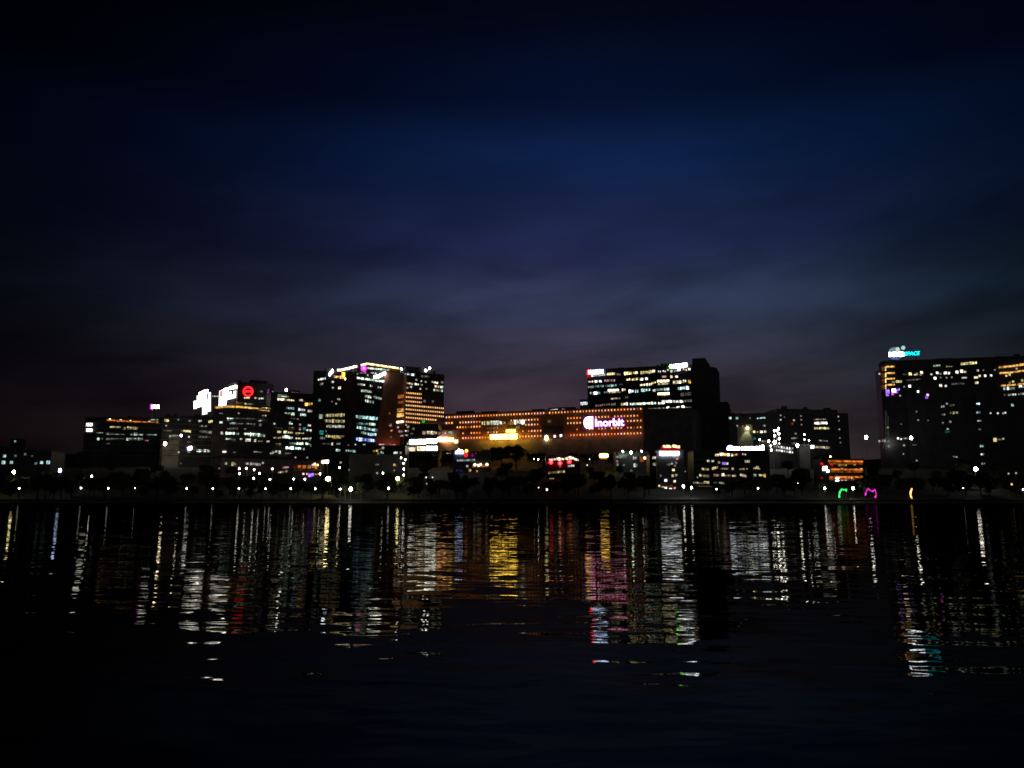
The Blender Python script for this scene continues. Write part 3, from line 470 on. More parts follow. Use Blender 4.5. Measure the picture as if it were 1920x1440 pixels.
# office tower behind the mall
b = Bld('office_tower', 'broad dark office tower above the Inorbit sign with many lit floors', 1101, 1297, 694.5, 684.5, 860, 40, GLASS)
b.block(1299, 1324, 671.5, 1, 40, DARK, 'lift_core'); b.block(1324, 1330, 680, .5, 40, DARK, 'lift_core'); b.block(1296, 1345, 690, .6, 40, DARK, 'blank_end_wall'); b.block(1340, 1366, 753.5, .4, 40, DARK, 'low_wing'); b.block(1366, 1368, 760, .2, 40, DARK, 'low_wing')
b.block(1240, 1256, 681.5, -5, 10, DARK, 'roof_plant'); b.block(1286, 1298, 683, -5, 10, DARK, 'roof_plant'); b.block(1327, 1340, 688, .9, 40, DARK, 'lift_core')
b.rows([(1108, 1135, 704, 702, 5, 8, 'W', 1.0), (1138, 1153, 701.5, 700.5, 5.4, 5, 'Y', 1.1), (1156, 1164, 702, 702, 4, 3, 'P', .15), (1170, 1185, 700.5, 699.5, 5.6, 5, 'Y', 1.1), (1187, 1196, 699, 698.5, 5, 3, 'Y', 1), (1201, 1221, 699, 697, 6, 8, 'Y', .55), (1222, 1228, 696, 696, 5, 1, 'w', 1.1), (1233, 1240, 696, 697, 4, 2, 'W', .8), (1242, 1249, 695, 697, 4, 2, 'W', .6),
        (1252.5, 693.5, 3, 'W', .4), (1259, 696, 4, 'W', .45), (1264, 1269, 696, 695, 4, 2, 'W', .35), (1270, 1277, 694, 693, 4.4, 2, 'W', 1.2), (1280, 1288, 692, 694, 4.4, 3, 'w', .5), (1292.5, 692, 4, 'W', 1.3),
        (1102, 1113, 716, 715.5, 3.6, 3, 'w', .6), (1115, 1120, 715, 715, 4, 1, 'W', .95), (1123, 1128, 715, 715, 4, 1, 'K', 1.0), (1133, 1153, 714, 713, 4, 7, 'P', .4), (1174, 1182, 712, 711, 4, 2, 'Y', .9), (1185, 1196, 712, 710, 4, 3, 'Y', .8), (1200, 1206, 711, 711, 4.4, 1, 'W', 1.1), (1210, 1214.5, 710, 710, 4.4, 1, 'W', 1.2), (1241, 1250, 706.5, 706, 4.4, 2, 'P', .6), (1257, 1261, 706, 706, 5, 1, 'Y', .5), (1266, 1271, 706, 706, 4, 1, 'w', 1),
        (1102, 1114, 726, 725, 4, 3, 'G', .16), (1115, 1132, 724.5, 723.5, 4, 4, 'C', .22), (1134, 1156, 724, 722, 4, 6, 'C', .16), (1145, 1149, 723, 723, 4.4, 1, 'C', .55), (1160, 1168, 721, 721, 3, 2, 'C', .08), (1200, 1214, 722, 721, 4, 4, 'w', 1.1), (1212, 1222, 721.5, 720.5, 5.6, 3, 'w', 1.6), (1221, 1230, 719, 716.5, 3, 3, 'Y', .6), (1232.5, 1254.5, 715, 713.8, 4, 1, 'Y', 2.2), (1233, 1254, 720, 719, 4, 5, 'w', .45),
        (1262, 1277, 717, 716, 7, 4, 'w', 1.2), (1277, 1287, 716, 714, 6, 3, 'w', .8), (1290.5, 1297, 716, 715, 6, 1, 'A', .7), (1106, 1112, 737, 737, 5, 2, 'W', .22), (1113.5, 1119.5, 737, 737, 5.4, 1, 'K', 2), (1120, 1125, 737, 737, 4, 1, 'C', .35), (1132, 1140, 736, 735, 4, 2, 'C', .28), (1140, 1160, 732, 730.8, 3.6, 1, 'w', 2), (1141, 1163, 735.5, 735, 3, 5, 'w', .4),
        (1165.5, 1173.5, 731, 730.6, 4, 2, 'Y', 1.3), (1178, 1188, 734, 733, 6, 3, 'K', 1.2), (1190, 1197, 734, 733, 6, 2, 'C', .45), (1201, 1214, 732, 731, 6, 3, 'C', .7), (1203, 1208, 731, 731, 4, 1, 'K', 1.4), (1214, 1219, 731, 730, 5, 2, 'C', .9), (1224, 1229, 732, 732, 4, 1, 'W', .5), (1231, 1255, 731, 729, 5, 7, 'C', .4), (1252.5, 729.5, 3.6, 'K', 1.3), (1233, 1255, 738.6, 737.6, 4, 1, 'Y', 2.4), (1240, 1252, 741.5, 741, 2, 4, 'Y', .3),
        (1271, 1285, 729, 727, 5, 4, 'C', .8), (1286.4, 1291.5, 727, 727, 6, 1, 'K', 1.5), (1144, 1163, 747.8, 746.8, 3, 7, 'w', .25), (1276, 1297, 740, 738, 7, 7, 'W', .05), (1172, 1178, 746, 744, 4, 2, 'W', .1), (1164, 1169, 758.6, 758, 6, 2, 'Y', .25), (1169, 1178, 757.5, 757, 6, 2, 'W', 1.3), (1181, 1230, 757.8, 755.6, 4.6, 17, 'G', 1.1), (1234, 1246, 756.5, 755.5, 4.6, 4, 'W', 1.1),
        (1241, 1260, 753, 752.5, 5.6, 5, 'W', 1.4), (1262, 1281, 753, 752.5, 5, 6, 'W', 1.0), (1283, 1298, 752, 751, 5, 4, 'W', .1), (1116, 1144, 761, 758, 4, 7, 'P', .1), (1146, 1155, 759, 757, 4, 3, 'W', .1), (1204, 1298, 766.5, 764, 2.6, 22, 'W', .12), (1250, 1255, 764.3, 764.3, 4, 1, 'W', 1.8), (1268, 1275, 763.5, 763.5, 4, 2, 'W', 1.2), (1278, 1283, 762.5, 762.5, 4.4, 1, 'W', 1.8), (1301, 719, 4, 'W', .06)])
b.finish(); tower = b
s = Sign(b.pl, 1118, 697, 'white sign with a red left end at the top left corner of the broad tower', off=1.2); s.panel([(1101.5, 702.5), (1106.5, 701.5), (1106.5, 693), (1101.5, 694.5)], 'R', 6, 'red_end'); s.panel([(1101.5, 709), (1107, 708), (1107, 703), (1101.5, 703)], 'R', .25, 'red_lower_end'); s.glyphs(1104, 1131.5, 698, 696.6, 7.4, 7, 'k', 7, .1)
s = Sign(b.pl, 1272, 686, 'white sign with a green round mark at the top right of the broad tower', off=1.2); s.disc(1258.6, 687, 3.8, 'L', 4, 'green_mark'); s.glyphs(1262.5, 1288.5, 687, 684.2, 7.6, 7, 'K', 6, .1); s.posts([1265, 1285], 692, 690)
b = Bld('stair_house', 'small dark block with a white sign against the left side of the broad tower', 1087, 1102, 750.5, 750, 850, 20, DARK); b.finish()
s = Sign(b.pl, 1095, 757, 'small bluish white sign on the block left of the broad tower', 'wall_sign', off=.5); s.glyphs(1088.5, 1101.5, 757, 755.5, 5.6, 5, 'K', 1.1, .3)
# right of the tower
b = Bld('office_building', 'low dark office block right of the broad tower with a floodlit yellow-green patch', 1366, 1460, 778.5, 775, 700, 40, DARK); b9 = b
b.block(1384, 1413, 800, .6, 10, PALE, 'floodlit_wall'); b.block(1400, 1413, 796, .5, 6, PALE, 'floodlit_wall')  # paler colour carries the lit patch under the beam
b.rows([(1369, 784, 4.4, 'C', .6), (1382, 784, 4, 'C', .5), (1403, 1408, 784, 784, 3.4, 2, 'W', .13), (1419, 1435, 784.5, 783, 3.2, 6, 'C', .5), (1382.5, 798.5, 3, 'W', .3), (1391, 1397, 799, 799, 3, 2, 'W', .07), (1429, 1435, 798, 798, 3, 2, 'W', .2), (1414, 809.5, 4, 'Y', .7), (1420.5, 810, 2.6, 'Y', .25), (1427.6, 809.5, 4.4, 'W', 1.4), (1434.6, 809, 4, 'w', .9), (1415, 822, 4.4, 'T', .12), (1425, 1440, 827, 828, 4, 4, 'W', .08)])
b.finish()
q = b.pl.hit(1401.5, 802, 2.2)
fl = Sign(b.pl, 1401.5, 803, 'small floodlight shining a yellow-green cone down the low block', 'floodlight', off=2.0, cat='lamp'); fl.disc(1401.5, 803, 1.7, 'Y', 6, 'lens', ry=2.4); LIT.pop()
sd = bpy.data.lights.new('beam', 'SPOT'); sd.energy = 2600; sd.color = (.95, 1, .5); sd.spot_size = math.radians(62); sd.spot_blend = .5; sd.shadow_soft_size = .3
so = bpy.data.objects.new('beam', sd); link(so, fl.root); so.location = q + b.pl.n * 1.6 - fl.o; so.rotation_euler = (math.radians(22), 0, 0)
b = Bld('office_building', 'dark flat-roofed block with two lit window rows, left of the gap before the right-hand tower', 1458, 1590, 776, 776.5, 690, 35, DARK)
b.block(1459, 1521, 766.5, .05, 30, DARK, 'upper_floors'); b.block(1519, 1573, 768, .1, 30, DARK, 'upper_floors'); b.block(1468, 1478, 761, -4, 6, DARK, 'roof_tank', bot=770); b.block(1510, 1516, 763.5, -4, 6, DARK, 'roof_tank', bot=770); b.block(1548, 1560, 765, -4, 6, DARK, 'roof_tank', bot=772)
b.rows([(1464, 779, 2.4, 'W', .3), (1464, 787, 2.6, 'W', .45), (1471, 782, 2, 'P', .15), (1489, 788, 3, 'Y', .4), (1486, 794.5, 2.6, 'R', .3), (1502, 780, 2.4, 'W', .3), (1502.5, 787, 2.2, 'W', .2), (1503, 796, 2.2, 'P', .25), (1526, 1550, 786.5, 786, 2.6, 7, 'W', .16), (1527, 1551, 793.5, 793, 5, 6, 'W', 1.1), (1527, 1555, 803, 803, 4, 9, 'Y', .45),
        (1572, 781, 2.4, 'W', .25), (1573, 789, 2.4, 'W', .22), (1574, 805, 2.4, 'W', .18), (1575, 821, 2.4, 'W', .15), (1576, 830, 2.4, 'W', .15), (1535, 1552, 826, 827, 3, 6, 'W', .13), (1484, 1495, 822, 821, 3, 4, 'W', .13), (1492, 813, 3, 'W', .15), (1484, 1496, 831, 831, 4, 3, 'P', .12)])
b.finish()
b = Bld('sports_shed', 'low shed with two rows of dot-like openings, below the cluster of hillside lamps', 1450, 1491, 832, 836, 600, 15, DARK)
for k in range(7):
    st = .9 if k % 3 else .4
    b.one(1456 + k * 5, 837 + k * .65, 2.4, 3.2, 'W', st * random.uniform(.3, 1.6), .2); b.one(1457 + k * 4.8, 844 + k * .7, 2.6, 3.4, 'W', st * random.uniform(.4, 2), .2); b.one(1465 + k * 3.2, 840 + k * .6, 1.8, 2.2, 'W', .25, .2)
b.finish()
b = Bld('low_building', 'low pale canopy lit by one bright lamp, below the dark flat-roofed block', 1518, 1560, 834, 835, 590, 12, DARK)
b.rows([(1528, 1556, 838, 839.5, 4.6, 7, 'w', .3), (1523.5, 837.8, 5, 'W', 5)]); b.finish()  # window row puts in the streak of light beside the lamp
b = Bld('office_building', 'low building with warm window rows under the blue-white round sign', 1300, 1442, 847, 848, 480, 20, DARK, YR=478, ledge=3.6)
b.rows([(1341, 1348, 853.5, 853, 4, 1, 'w', 1.1), (1350, 1356.5, 852.5, 851.5, 5, 1, 'w', 1.4), (1357, 1362, 852.5, 852, 4.5, 1, 'A', .8), (1363, 1368, 853, 853, 5, 1, 'w', 1.5), (1371, 1375, 853, 853, 4.4, 1, 'w', .9), (1377, 1383, 853, 852, 4.6, 2, 'A', .8), (1384, 1390, 852, 852, 3, 2, 'M', .08), (1392, 1399, 851.5, 852, 4, 3, 'w', .6),
        (1328, 864, 4, 'W', .5), (1336.5, 864, 4, 'W', .5), (1348, 867, 4, 'Y', .25), (1354, 1361, 869, 869, 4.6, 1, 'V', .5), (1363.6, 869, 4, 'w', .4), (1396, 1407, 865, 865, 5, 3, 'w', .45), (1315, 1329, 879, 880, 5, 5, 'Y', .28), (1335, 1346, 879, 876, 5, 4, 'Y', .45), (1351, 1366, 879, 879, 3.4, 5, 'w', .22), (1374, 879, 4, 'w', .3), (1385, 1402, 880, 879, 3, 6, 'Y', .14), (1413, 1418, 878, 878, 4, 2, 'Y', .3), (1420.5, 876.5, 5, 'w', .5), (1424, 879, 3, 'w', .15),
        (1313.5, 891, 4, 'Y', .6), (1318, 1330, 892, 893, 5, 4, 'Y', .25), (1308, 895, 2.4, 'W', .12), (1338, 1349, 891, 891, 5, 4, 'P', .25), (1353, 1358, 890, 890, 5, 1, 'w', .9), (1359, 1370, 892, 892, 4, 4, 'P', .3), (1373, 1381, 892, 892, 4, 3, 'w', .3), (1388, 1400, 890, 893, 6, 5, 'w', .35), (1415.5, 891, 4.4, 'G', .4), (1423, 1430, 891, 891, 4, 2, 'Y', .45), (1431, 1436, 891, 892, 7, 2, 'A', .3),
        (1300, 1310, 905, 905, 4, 3, 'Y', .3), (1310, 1320, 906, 906, 3, 3, 'Y', .1), (1320, 1330, 904, 905, 5, 4, 'Y', .35), (1338, 1345, 905, 905, 3, 2, 'W', .06), (1348, 1358, 905, 906, 4, 3, 'w', .2), (1303, 924, 3, 'w', .15)])
b.strip([(1298, 912.5), (1318, 912), (1335, 912.6)], 1.4, 'w', .13); b.finish()
s = Sign(b.pl, 1398, 841, 'long blue-white lit sign with a round badge on the roof of the low building', off=-1); s.disc(1369, 841.5, 5.6, 'K', 6, 'round_badge'); s.ring(1369, 841.5, 7.2, 5.8, 'B', 1.6); s.glyphs(1375.5, 1433, 842, 841, 8.8, 11, 'K', 5, .12); s.posts([1380, 1400, 1425], 850, 846)
b = Bld('narrow_building', 'narrow tall building under the white bar sign with orange letters', 1231, 1282, 846, 846, 468, 18, DARK, YR=466)
b.rows([(1263, 858, 3.4, 'W', .2), (1270, 860, 4.4, 'P', .2), (1250, 1257, 871, 871, 6, 2, 'W', .07), (1260, 869, 4, 'W', .3), (1268, 868, 3.4, 'W', .15), (1266, 873, 3, 'W', .15), (1262.6, 881, 4.4, 'Y', 1.5), (1239, 892, 3.4, 'W', .2), (1261.6, 892, 4.4, 'w', .55), (1268, 891, 4, 'W', .15), (1248.4, 900.5, 4.8, 'W', 1.5), (1265, 902.5, 4.6, 'w', .7), (1285, 884, 2, 'W', .2),
        (1236.5, 911, 3.6, 'w', .5), (1240, 1246, 913, 913, 4, 2, 'Y', .35), (1248.5, 915.5, 4, 'W', 1.6), (1257.5, 917.5, 4.6, 'W', 2.4), (1265.5, 915.5, 4, 'P', .8), (1252, 923, 4.6, 'W', 1.6), (1257.5, 922.5, 4.6, 'W', 1.8), (1249, 1262, 911, 911, 4, 4, 'O', .08), (1269, 926, 3, 'R', .4), (1274, 926, 3, 'W', .3)]); b.finish()
s = Sign(b.pl, 1255, 845, 'blazing white bar sign under orange lettering on a red board', off=.8); s.panel([(1237, 854), (1272.5, 854), (1273.5, 846.5), (1236.5, 846.5)], 'K', 6, 'white_bar'); s.panel([(1239, 846), (1274, 846), (1275, 835), (1239, 836)], 'R', .22, 'red_board', off=-.4)
s.glyphs(1243, 1258.5, 837, 837, 5, 5, 'Y', 2.0, .3); s.glyphs(1261, 1275, 836, 838, 5, 4, 'Y', 2.0, .3); s.posts([1245, 1268], 850, 846)
b = Bld('low_building', 'small building with two whitish windows left of the white bar sign', 1218, 1238, 852, 852, 480, 12, DARK); b.rows([(1223, 1229, 858, 858, 6, 2, 'W', .28), (1229, 1233, 859, 858, 5, 1, 'W', 1), (1233, 1236.5, 856, 856, 6, 1, 'W', 1.1), (1224, 1235, 870.5, 870, 5.5, 4, 'G', .4), (1231.5, 868, 3, 'G', .9)]); b.finish()
b = Bld('low_building', 'low pale-walled sheds under three lamps between the amber sign and the white bar sign', 1155, 1216, 849, 849, 560, 14, DARK)
b.rows([(1160, 1175, 855, 855, 8, 1, 'G', .1), (1157, 857, 4, 'W', .35), (1157, 865, 4, 'W', .1), (1186, 1194, 859, 859, 7, 2, 'W', .25), (1188, 1196, 872, 873, 8, 2, 'G', .22), (1158, 871, 4, 'W', .12), (1170, 872, 3, 'W', .1), (1200, 1208, 861, 861, 9, 1, 'O', .14), (1209, 858.8, 4.6, 'w', 2.2), (1184, 883, 4, 'W', .12)]); b.finish()  # pale green and orange panes put in lit walls as faint glow
s = Sign(b.pl, 1132, 854, 'glowing amber capsule-shaped sign below the mall', 'wall_sign', off=1); s.panel([(1126, 858), (1138, 858), (1140.5, 856), (1140.5, 852.5), (1138, 850.6), (1126, 850.6), (1124, 852.5), (1124, 856)], 'S', 7, 'lit_capsule'); s.panel([(1126, 862), (1139, 862), (1139, 859), (1126, 859)], 'O', .12, 'under_panel'); s.posts([1128, 1137], 900, 862)
b = Bld('restaurant', 'three-tiered restaurant outlined in orange-red light, right of centre by the water', 1540, 1620, 863, 864, 455, 14, DARK, YR=454)
for ya, yb, x0 in ((864.5, 865.5, 1553), (880, 880.5, 1558), (894.5, 894.5, 1555)):
    b.strip([(x0, ya), (1617, yb)], 3, 'O', .42, 'lit_terrace_edge', .8); b.strip([(x0, ya + 4), (1617, yb + 4)], 3.6, 'O', .1, 'terrace_glow', .4)  # lower strip puts in the glow under each terrace edge
b.rows([(1541, 870, 5, 'R', .45), (1547, 878, 8, 'W', 4), (1552.5, 883, 4.6, 'W', 2.5), (1545, 875, 5, 'R', .5), (1570, 898.5, 6.6, 'W', 3.6), (1577, 1599, 899, 898, 4.6, 8, 'W', .8), (1560, 872, 4, 'R', .25), (1572, 1588, 872, 872, 4, 5, 'A', .3), (1602, 870, 4.4, 'A', .5), (1579, 879, 3, 'P', .5), (1615, 880, 3.6, 'P', .6), (1615, 894, 4, 'O', .6), (1600, 884, 3, 'O', .15), (1568, 891, 2.4, 'O', .15), (1541, 896, 3, 'R', .2)]); b.finish()
# right-hand big building
b = Bld('apartment_tower', 'large dark building filling the right edge with gold-edged balconies', 1654, 1935, 679, 668.5, 640, 14, DARK, cat='building')
b.block(1653, 1700, 690, .06, 20, GLASS, 'left_bay'); b.block(1838, 1872, 676, -6, 10, DARK, 'roof_plant'); b.block(1760, 1790, 671.5, -6, 10, DARK, 'roof_plant')
for y0 in (688, 700, 710.6, 722):
    b.strip([(1660, y0), (1677, y0 - .6)], 2.3, 'A', .75, 'balcony_light', 1.4); b.strip([(1659.6, y0 + 3.8), (1661.2, y0 + 3.8)], 7, 'Y', .7, 'balcony_light', 1.2); b.strip([(1653, y0 + 4), (1659, y0 + 4)], 8, 'O', .07, 'balcony_glow', .3)  # last strip puts in the amber glow on the wall
b.strip([(1873, 689), (1890, 687.5), (1909, 685)], 3, 'A', .55, 'balcony_light', 1.2); b.strip([(1911, 684.5), (1932, 681)], 4, 'A', .5, 'balcony_light', 1.2); b.strip([(1874, 699.8), (1895, 698.5), (1932, 693)], 2.6, 'A', .6, 'balcony_light', 1.2)
b.strip([(1877, 723), (1885, 723)], 2.6, 'A', .5, 'balcony_light', 1.2); b.strip([(1888, 722.7), (1903.5, 721.5)], 2.8, 'A', .5, 'balcony_light', 1.2); b.strip([(1908, 721), (1932, 718.5)], 3, 'A', .5, 'balcony_light', 1.2)
b.rows([(1661, 1668, 735, 735, 9, 1, 'V', .9), (1664, 740, 5, 'V', .8), (1676.5, 732.5, 7, 'w', 3), (1674, 738, 5, 'M', .8), (1681, 1688, 731.5, 729, 4.4, 2, 'V', 1.0), (1682, 735, 4, 'V', .7), (1672, 1677.5, 716, 716, 3, 1, 'Y', .22), (1680, 1691, 715.6, 715, 4, 1, 'Y', .45), (1692, 1700, 702, 702, 4, 3, 'G', .06), (1707, 701, 5.2, 'Y', 1.0), (1714, 1721, 702.5, 702.5, 3, 2, 'w', .55), (1728.5, 698.5, 4.6, 'w', 1.2), (1727, 702, 4, 'w', .2), (1719, 701, 4, 'Y', .2),
        (1750.5, 1763, 686, 685.2, 3, 1, 'G', .38), (1774, 1786, 687.5, 687, 3, 3, 'Y', .13), (1746.5, 702, 3, 'W', .5), (1757.5, 699, 4, 'W', 1), (1763.5, 700.5, 3, 'W', .35), (1772.6, 699, 5, 'W', 1.1), (1779, 699.5, 4, 'W', .8), (1794.5, 697.6, 4.6, 'W', 1.4), (1803.5, 696, 5, 'Y', 1.6), (1808, 1813, 697, 697, 4, 2, 'W', .4), (1833.5, 694.3, 3.6, 'W', .45), (1844, 694, 2.4, 'W', .12), (1866, 693.6, 3, 'W', .1),
        (1801.5, 1832, 682.5, 679.8, 5.6, 7, 'Y', .9), (1753.5, 709, 4.4, 'W', 1.1), (1764, 708, 2.6, 'W', .15), (1775, 708, 2.6, 'W', .3), (1785, 707.6, 2.6, 'W', .2), (1803.5, 1813, 708.4, 708, 2.4, 1, 'W', .3), (1827, 1834, 707.6, 707.6, 3.4, 1, 'W', .65), (1837, 704.5, 3.6, 'Y', .7), (1847.4, 704.6, 3.6, 'W', 1.4), (1858.6, 704, 3.6, 'W', 1.3), (1828.6, 1834.6, 717.5, 717.4, 4, 1, 'Y', .75),
        (1706, 724, 4.6, 'W', 1), (1695.4, 725, 3, 'W', .2), (1700, 1726, 713, 711, 3, 9, 'W', .07), (1764, 722.6, 4.6, 'W', .75), (1773.4, 723.4, 3.6, 'W', .7), (1784, 1808, 720, 719, 4, 8, 'W', .08), (1721.6, 734, 3.6, 'W', 1.1), (1739.6, 740.6, 4, 'p', 1.6), (1737.6, 744.5, 5, 'V', .9), (1688, 742, 3, 'W', .2), (1887.4, 704.6, 3.4, 'w', .5), (1893, 702.4, 3.6, 'Y', .75), (1906.4, 691, 3, 'w', .35), (1900, 715, 3.4, 'Y', .5), (1894, 717.4, 4, 'A', .2), (1917, 713, 4, 'Y', .3),
        (1882, 1885, 728, 728, 6, 1, 'C', .4), (1888.6, 1892, 728, 728, 5.6, 1, 'K', .8), (1892, 1903, 728.5, 728, 5, 4, 'G', .28), (1911, 1916, 724.5, 724.5, 4, 1, 'W', .9), (1916, 1932, 725, 724, 4.4, 4, 'C', .7), (1890, 1906, 740.3, 739.5, 3.8, 5, 'W', .4), (1909, 1932, 739, 737, 4, 6, 'W', .4), (1884, 740, 3.6, 'W', .05), (1764, 1771.5, 762.5, 761.6, 4, 2, 'W', .32), (1781, 1790, 760, 759, 4, 3, 'w', .06), (1775.6, 757, 3, 'W', .2),
        (1781, 1796, 774.4, 773.6, 5, 3, 'Y', .16), (1765, 1772.5, 777.6, 777, 3, 2, 'W', .3), (1768, 793, 3, 'W', .15), (1781.6, 791, 4, 'W', .18), (1777, 804.5, 3, 'W', .4), (1771, 1782, 810, 809, 5, 3, 'T', .05), (1718.6, 772, 3, 'W', .12), (1721.6, 788, 3, 'W', .2), (1740, 788, 2.4, 'W', .1), (1830.4, 1837.6, 757, 757, 4, 2, 'C', .5), (1831, 1839, 773.4, 773, 4, 2, 'C', .5), (1833, 1840, 789, 789, 2.4, 1, 'G', .25), (1835, 1840, 805, 805, 3, 1, 'G', .06), (1837, 1844.5, 836.5, 836, 4, 2, 'C', .5), (1839, 1846, 852, 851.6, 3.6, 2, 'W', .3), (1840, 1848, 869.4, 869, 4, 2, 'W', .28),
        (1857.6, 774.6, 2.6, 'W', .35), (1871.4, 774.6, 3, 'W', .9), (1881, 775, 3, 'W', .15), (1885, 774, 3.4, 'W', .5), (1898.6, 759.4, 4.4, 'C', .65), (1863, 1869, 824.6, 824.4, 7, 1, 'Y', .38), (1869, 1878, 824.6, 824, 4, 3, 'Y', .12), (1881.6, 822.4, 3.6, 'W', .25), (1787, 1796, 856, 857, 2.6, 3, 'W', .2), (1665, 801.6, 3.4, 'Y', .2), (1649, 701, 3, 'W', .35), (1690, 795, 2.4, 'Y', .15),
        (1649, 827, 3.4, 'W', .5), (1653, 1661, 826, 826, 6, 3, 'W', .18), (1666, 827, 3, 'W', .12), (1684, 822, 3.4, 'W', 1.0), (1690, 823.4, 3, 'W', 1), (1694, 1704, 822, 822, 3, 4, 'W', .14), (1695, 834.6, 3.6, 'W', .25), (1666, 837, 3, 'W', .2), (1710, 1719, 834, 834, 2.4, 3, 'W', .1), (1719, 863.6, 3, 'W', .1), (1694, 851, 2.4, 'W', .15), (1695.6, 879, 2.6, 'W', .15), (1696.4, 893, 2.6, 'W', .15)])
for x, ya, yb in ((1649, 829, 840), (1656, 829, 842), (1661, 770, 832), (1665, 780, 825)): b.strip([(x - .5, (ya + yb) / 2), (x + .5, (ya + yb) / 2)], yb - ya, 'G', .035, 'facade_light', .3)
b.finish(); rt = b
s = Sign(b.pl, 1690, 662, 'large rooftop sign, white letters then cyan SPACE under a cloud-shaped emblem, on the right-hand building', off=-2); s.posts([1672, 1685, 1700, 1718], 681, 669, .3)
s.text('MIND', 1667, 1695.5, 668.0, 660.8, 'K', 6, slope=-.6, bold=.06, name='white_letters'); s.text('SPACE', 1696.5, 1724.5, 666.4, 659.6, 'c', 2.0, slope=-1.2, bold=.03, name='cyan_letters', shear=.15)
s.panel([(1666.6, 668.8), (1696, 668.2), (1696, 660), (1666.6, 660.6)], 'K', 1.2, 'white_backing', off=-.5, th=.2)
s.panel([(1666, 660), (1667.5, 655.5), (1671, 652.6), (1676, 651.4), (1681, 651), (1685, 653), (1688, 656), (1691, 659.6)], 'C', .22, 'cloud_emblem', off=-.9, th=.2); s.disc(1683, 655, 3.8, 'G', .55, 'cloud_emblem', off=-.6); s.disc(1693.4, 652.2, 3.8, 'C', .55, 'round_emblem', off=-.6)
s.panel([(1671, 674.5), (1682, 674.5), (1687, 673), (1690, 669.4), (1668, 669.4)], 'B', .25, 'lower_emblem', off=-.6)
# lower slope, middle of the picture
b = Bld('low_building', 'pinkish-brown lit building behind the cluster of path lamps, left of centre', 416, 548, 858, 862, 535, 18, PINKW)
b.rows([(434, 443, 870, 870, 6, 2, 'Y', .5), (460, 489, 869, 871, 5, 10, 'W', .28), (424, 869, 4, 'G', .35), (414, 870, 3, 'V', .05), (493, 868, 3, 'W', .2), (530, 542, 877, 876, 3, 4, 'P', .28), (521, 533, 886.5, 885, 3.6, 4, 'w', .35), (521, 533, 896, 895, 3, 4, 'P', .14), (537.5, 891.5, 6, 'R', .35), (538, 892, 3, 'R', 1.2), (537, 884, 3.6, 'G', .15), (508, 901.5, 3.6, 'Y', .12), (411, 878, 3, 'W', .08)]); b.finish()
b = Bld('restaurant', 'small restaurant glowing orange with a violet light, left of the bright yellow-green lamp', 549, 600, 866, 866, 500, 14, DARK)
b.rows([(558, 564, 875, 875, 5, 1, 'O', .25), (566, 574, 876, 875, 6, 1, 'O', .3), (577, 583, 875, 875, 6, 1, 'A', .22), (586, 871.5, 3, 'P', .9), (588, 598, 871.5, 872, 3.6, 2, 'A', 2.2), (590, 870, 3.6, 'Y', 2.2), (592, 876.5, 5, 'A', .35), (587, 876, 2.6, 'P', .6), (568.6, 888.5, 3, 'P', 1.1), (575.6, 888.5, 3, 'P', .8), (577.6, 582, 891, 891, 7, 1, 'V', 1.2), (583, 588, 890.4, 890, 6, 1, 'V', 1.3), (590, 597, 889.6, 888.6, 3, 3, 'A', .5), (550, 604, 881, 881, 3, 6, 'O', .05), (552, 876, 3, 'R', .15)]); b.finish()
s = Sign(b.pl, 610, 866, 'small bright cream rectangular sign on posts above the orange restaurant', 'sign_board', off=0); s.panel([(604, 869), (616, 868.4), (616.4, 862.6), (604, 863.4)], 'w', 3.2, 'lit_board'); s.posts([606, 614], 905, 868)
b = Bld('podium_building', 'dark low podium at the foot of the twin tower with a row of teal windows', 596, 760, 837, 838, 600, 20, DARK, YR=600)
b.rows([(631, 668, 844, 846, 4, 9, 'C', .3, .75), (632, 844, 4, 'C', .8), (663, 846, 4, 'C', .9), (701, 846, 3.4, 'A', .3), (706.6, 845, 3.6, 'S', .7), (718, 840, 4, 'G', .45), (710, 716, 843, 841, 2.6, 3, 'O', .4), (713, 720, 848, 849, 4.6, 2, 'C', .3), (709, 850, 3.4, 'W', .25), (738, 746.5, 848.8, 849, 5, 2, 'G', .75), (751, 849, 4, 'W', .12), (554, 857.6, 2.6, 'W', .3), (576, 858, 2.8, 'W', .4)]); b.finish()
s = Sign(b.pl, 653.5, 838, 'small yellow round sign on the roof of the dark podium', off=-.5); s.disc(653.5, 838, 3.7, 'S', .75); s.posts([653], 848, 841)
b = Bld('low_building', 'dark building with a string of five lamps down its right edge', 655, 765, 854, 855, 515, 14, DARK)
b.rows([(703, 711, 871, 871, 3.4, 3, 'W', .07), (739.5, 871.5, 4, 'A', .4), (742, 873, 2.6, 'A', .3), (739, 882, 3, 'W', .12), (716, 722, 882, 882, 1.6, 2, 'V', .08), (707, 887, 3.4, 'W', .2), (638.6, 867, 3.6, 'W', .2), (654.6, 881, 2.6, 'W', .1)]); b.finish()
b = Bld('low_building', 'dark building with a bright crown-like white sign, under the left end of the mall', 850, 920, 850, 850, 560, 16, DARK)
b.rows([(857, 891, 863.4, 862.4, 4.4, 13, 'K', .26), (836, 845, 850, 850, 1.6, 4, 'W', .25), (892, 850, 1.6, 'W', .1), (855, 868, 882, 883, 4, 4, 'V', .04), (881, 882, 4.4, 'A', .6), (894.6, 883.4, 3.4, 'A', .3), (880, 887, 3.4, 'A', .15), (876, 874, 4, 'W', .15)])
b.strip([(886, 874), (917, 873)], 5, 'O', .22, 'orange_fascia'); b.finish()
for x, y in ((890.5, 871.4), (897.5, 872.4), (901, 871), (913, 870.6)): pass
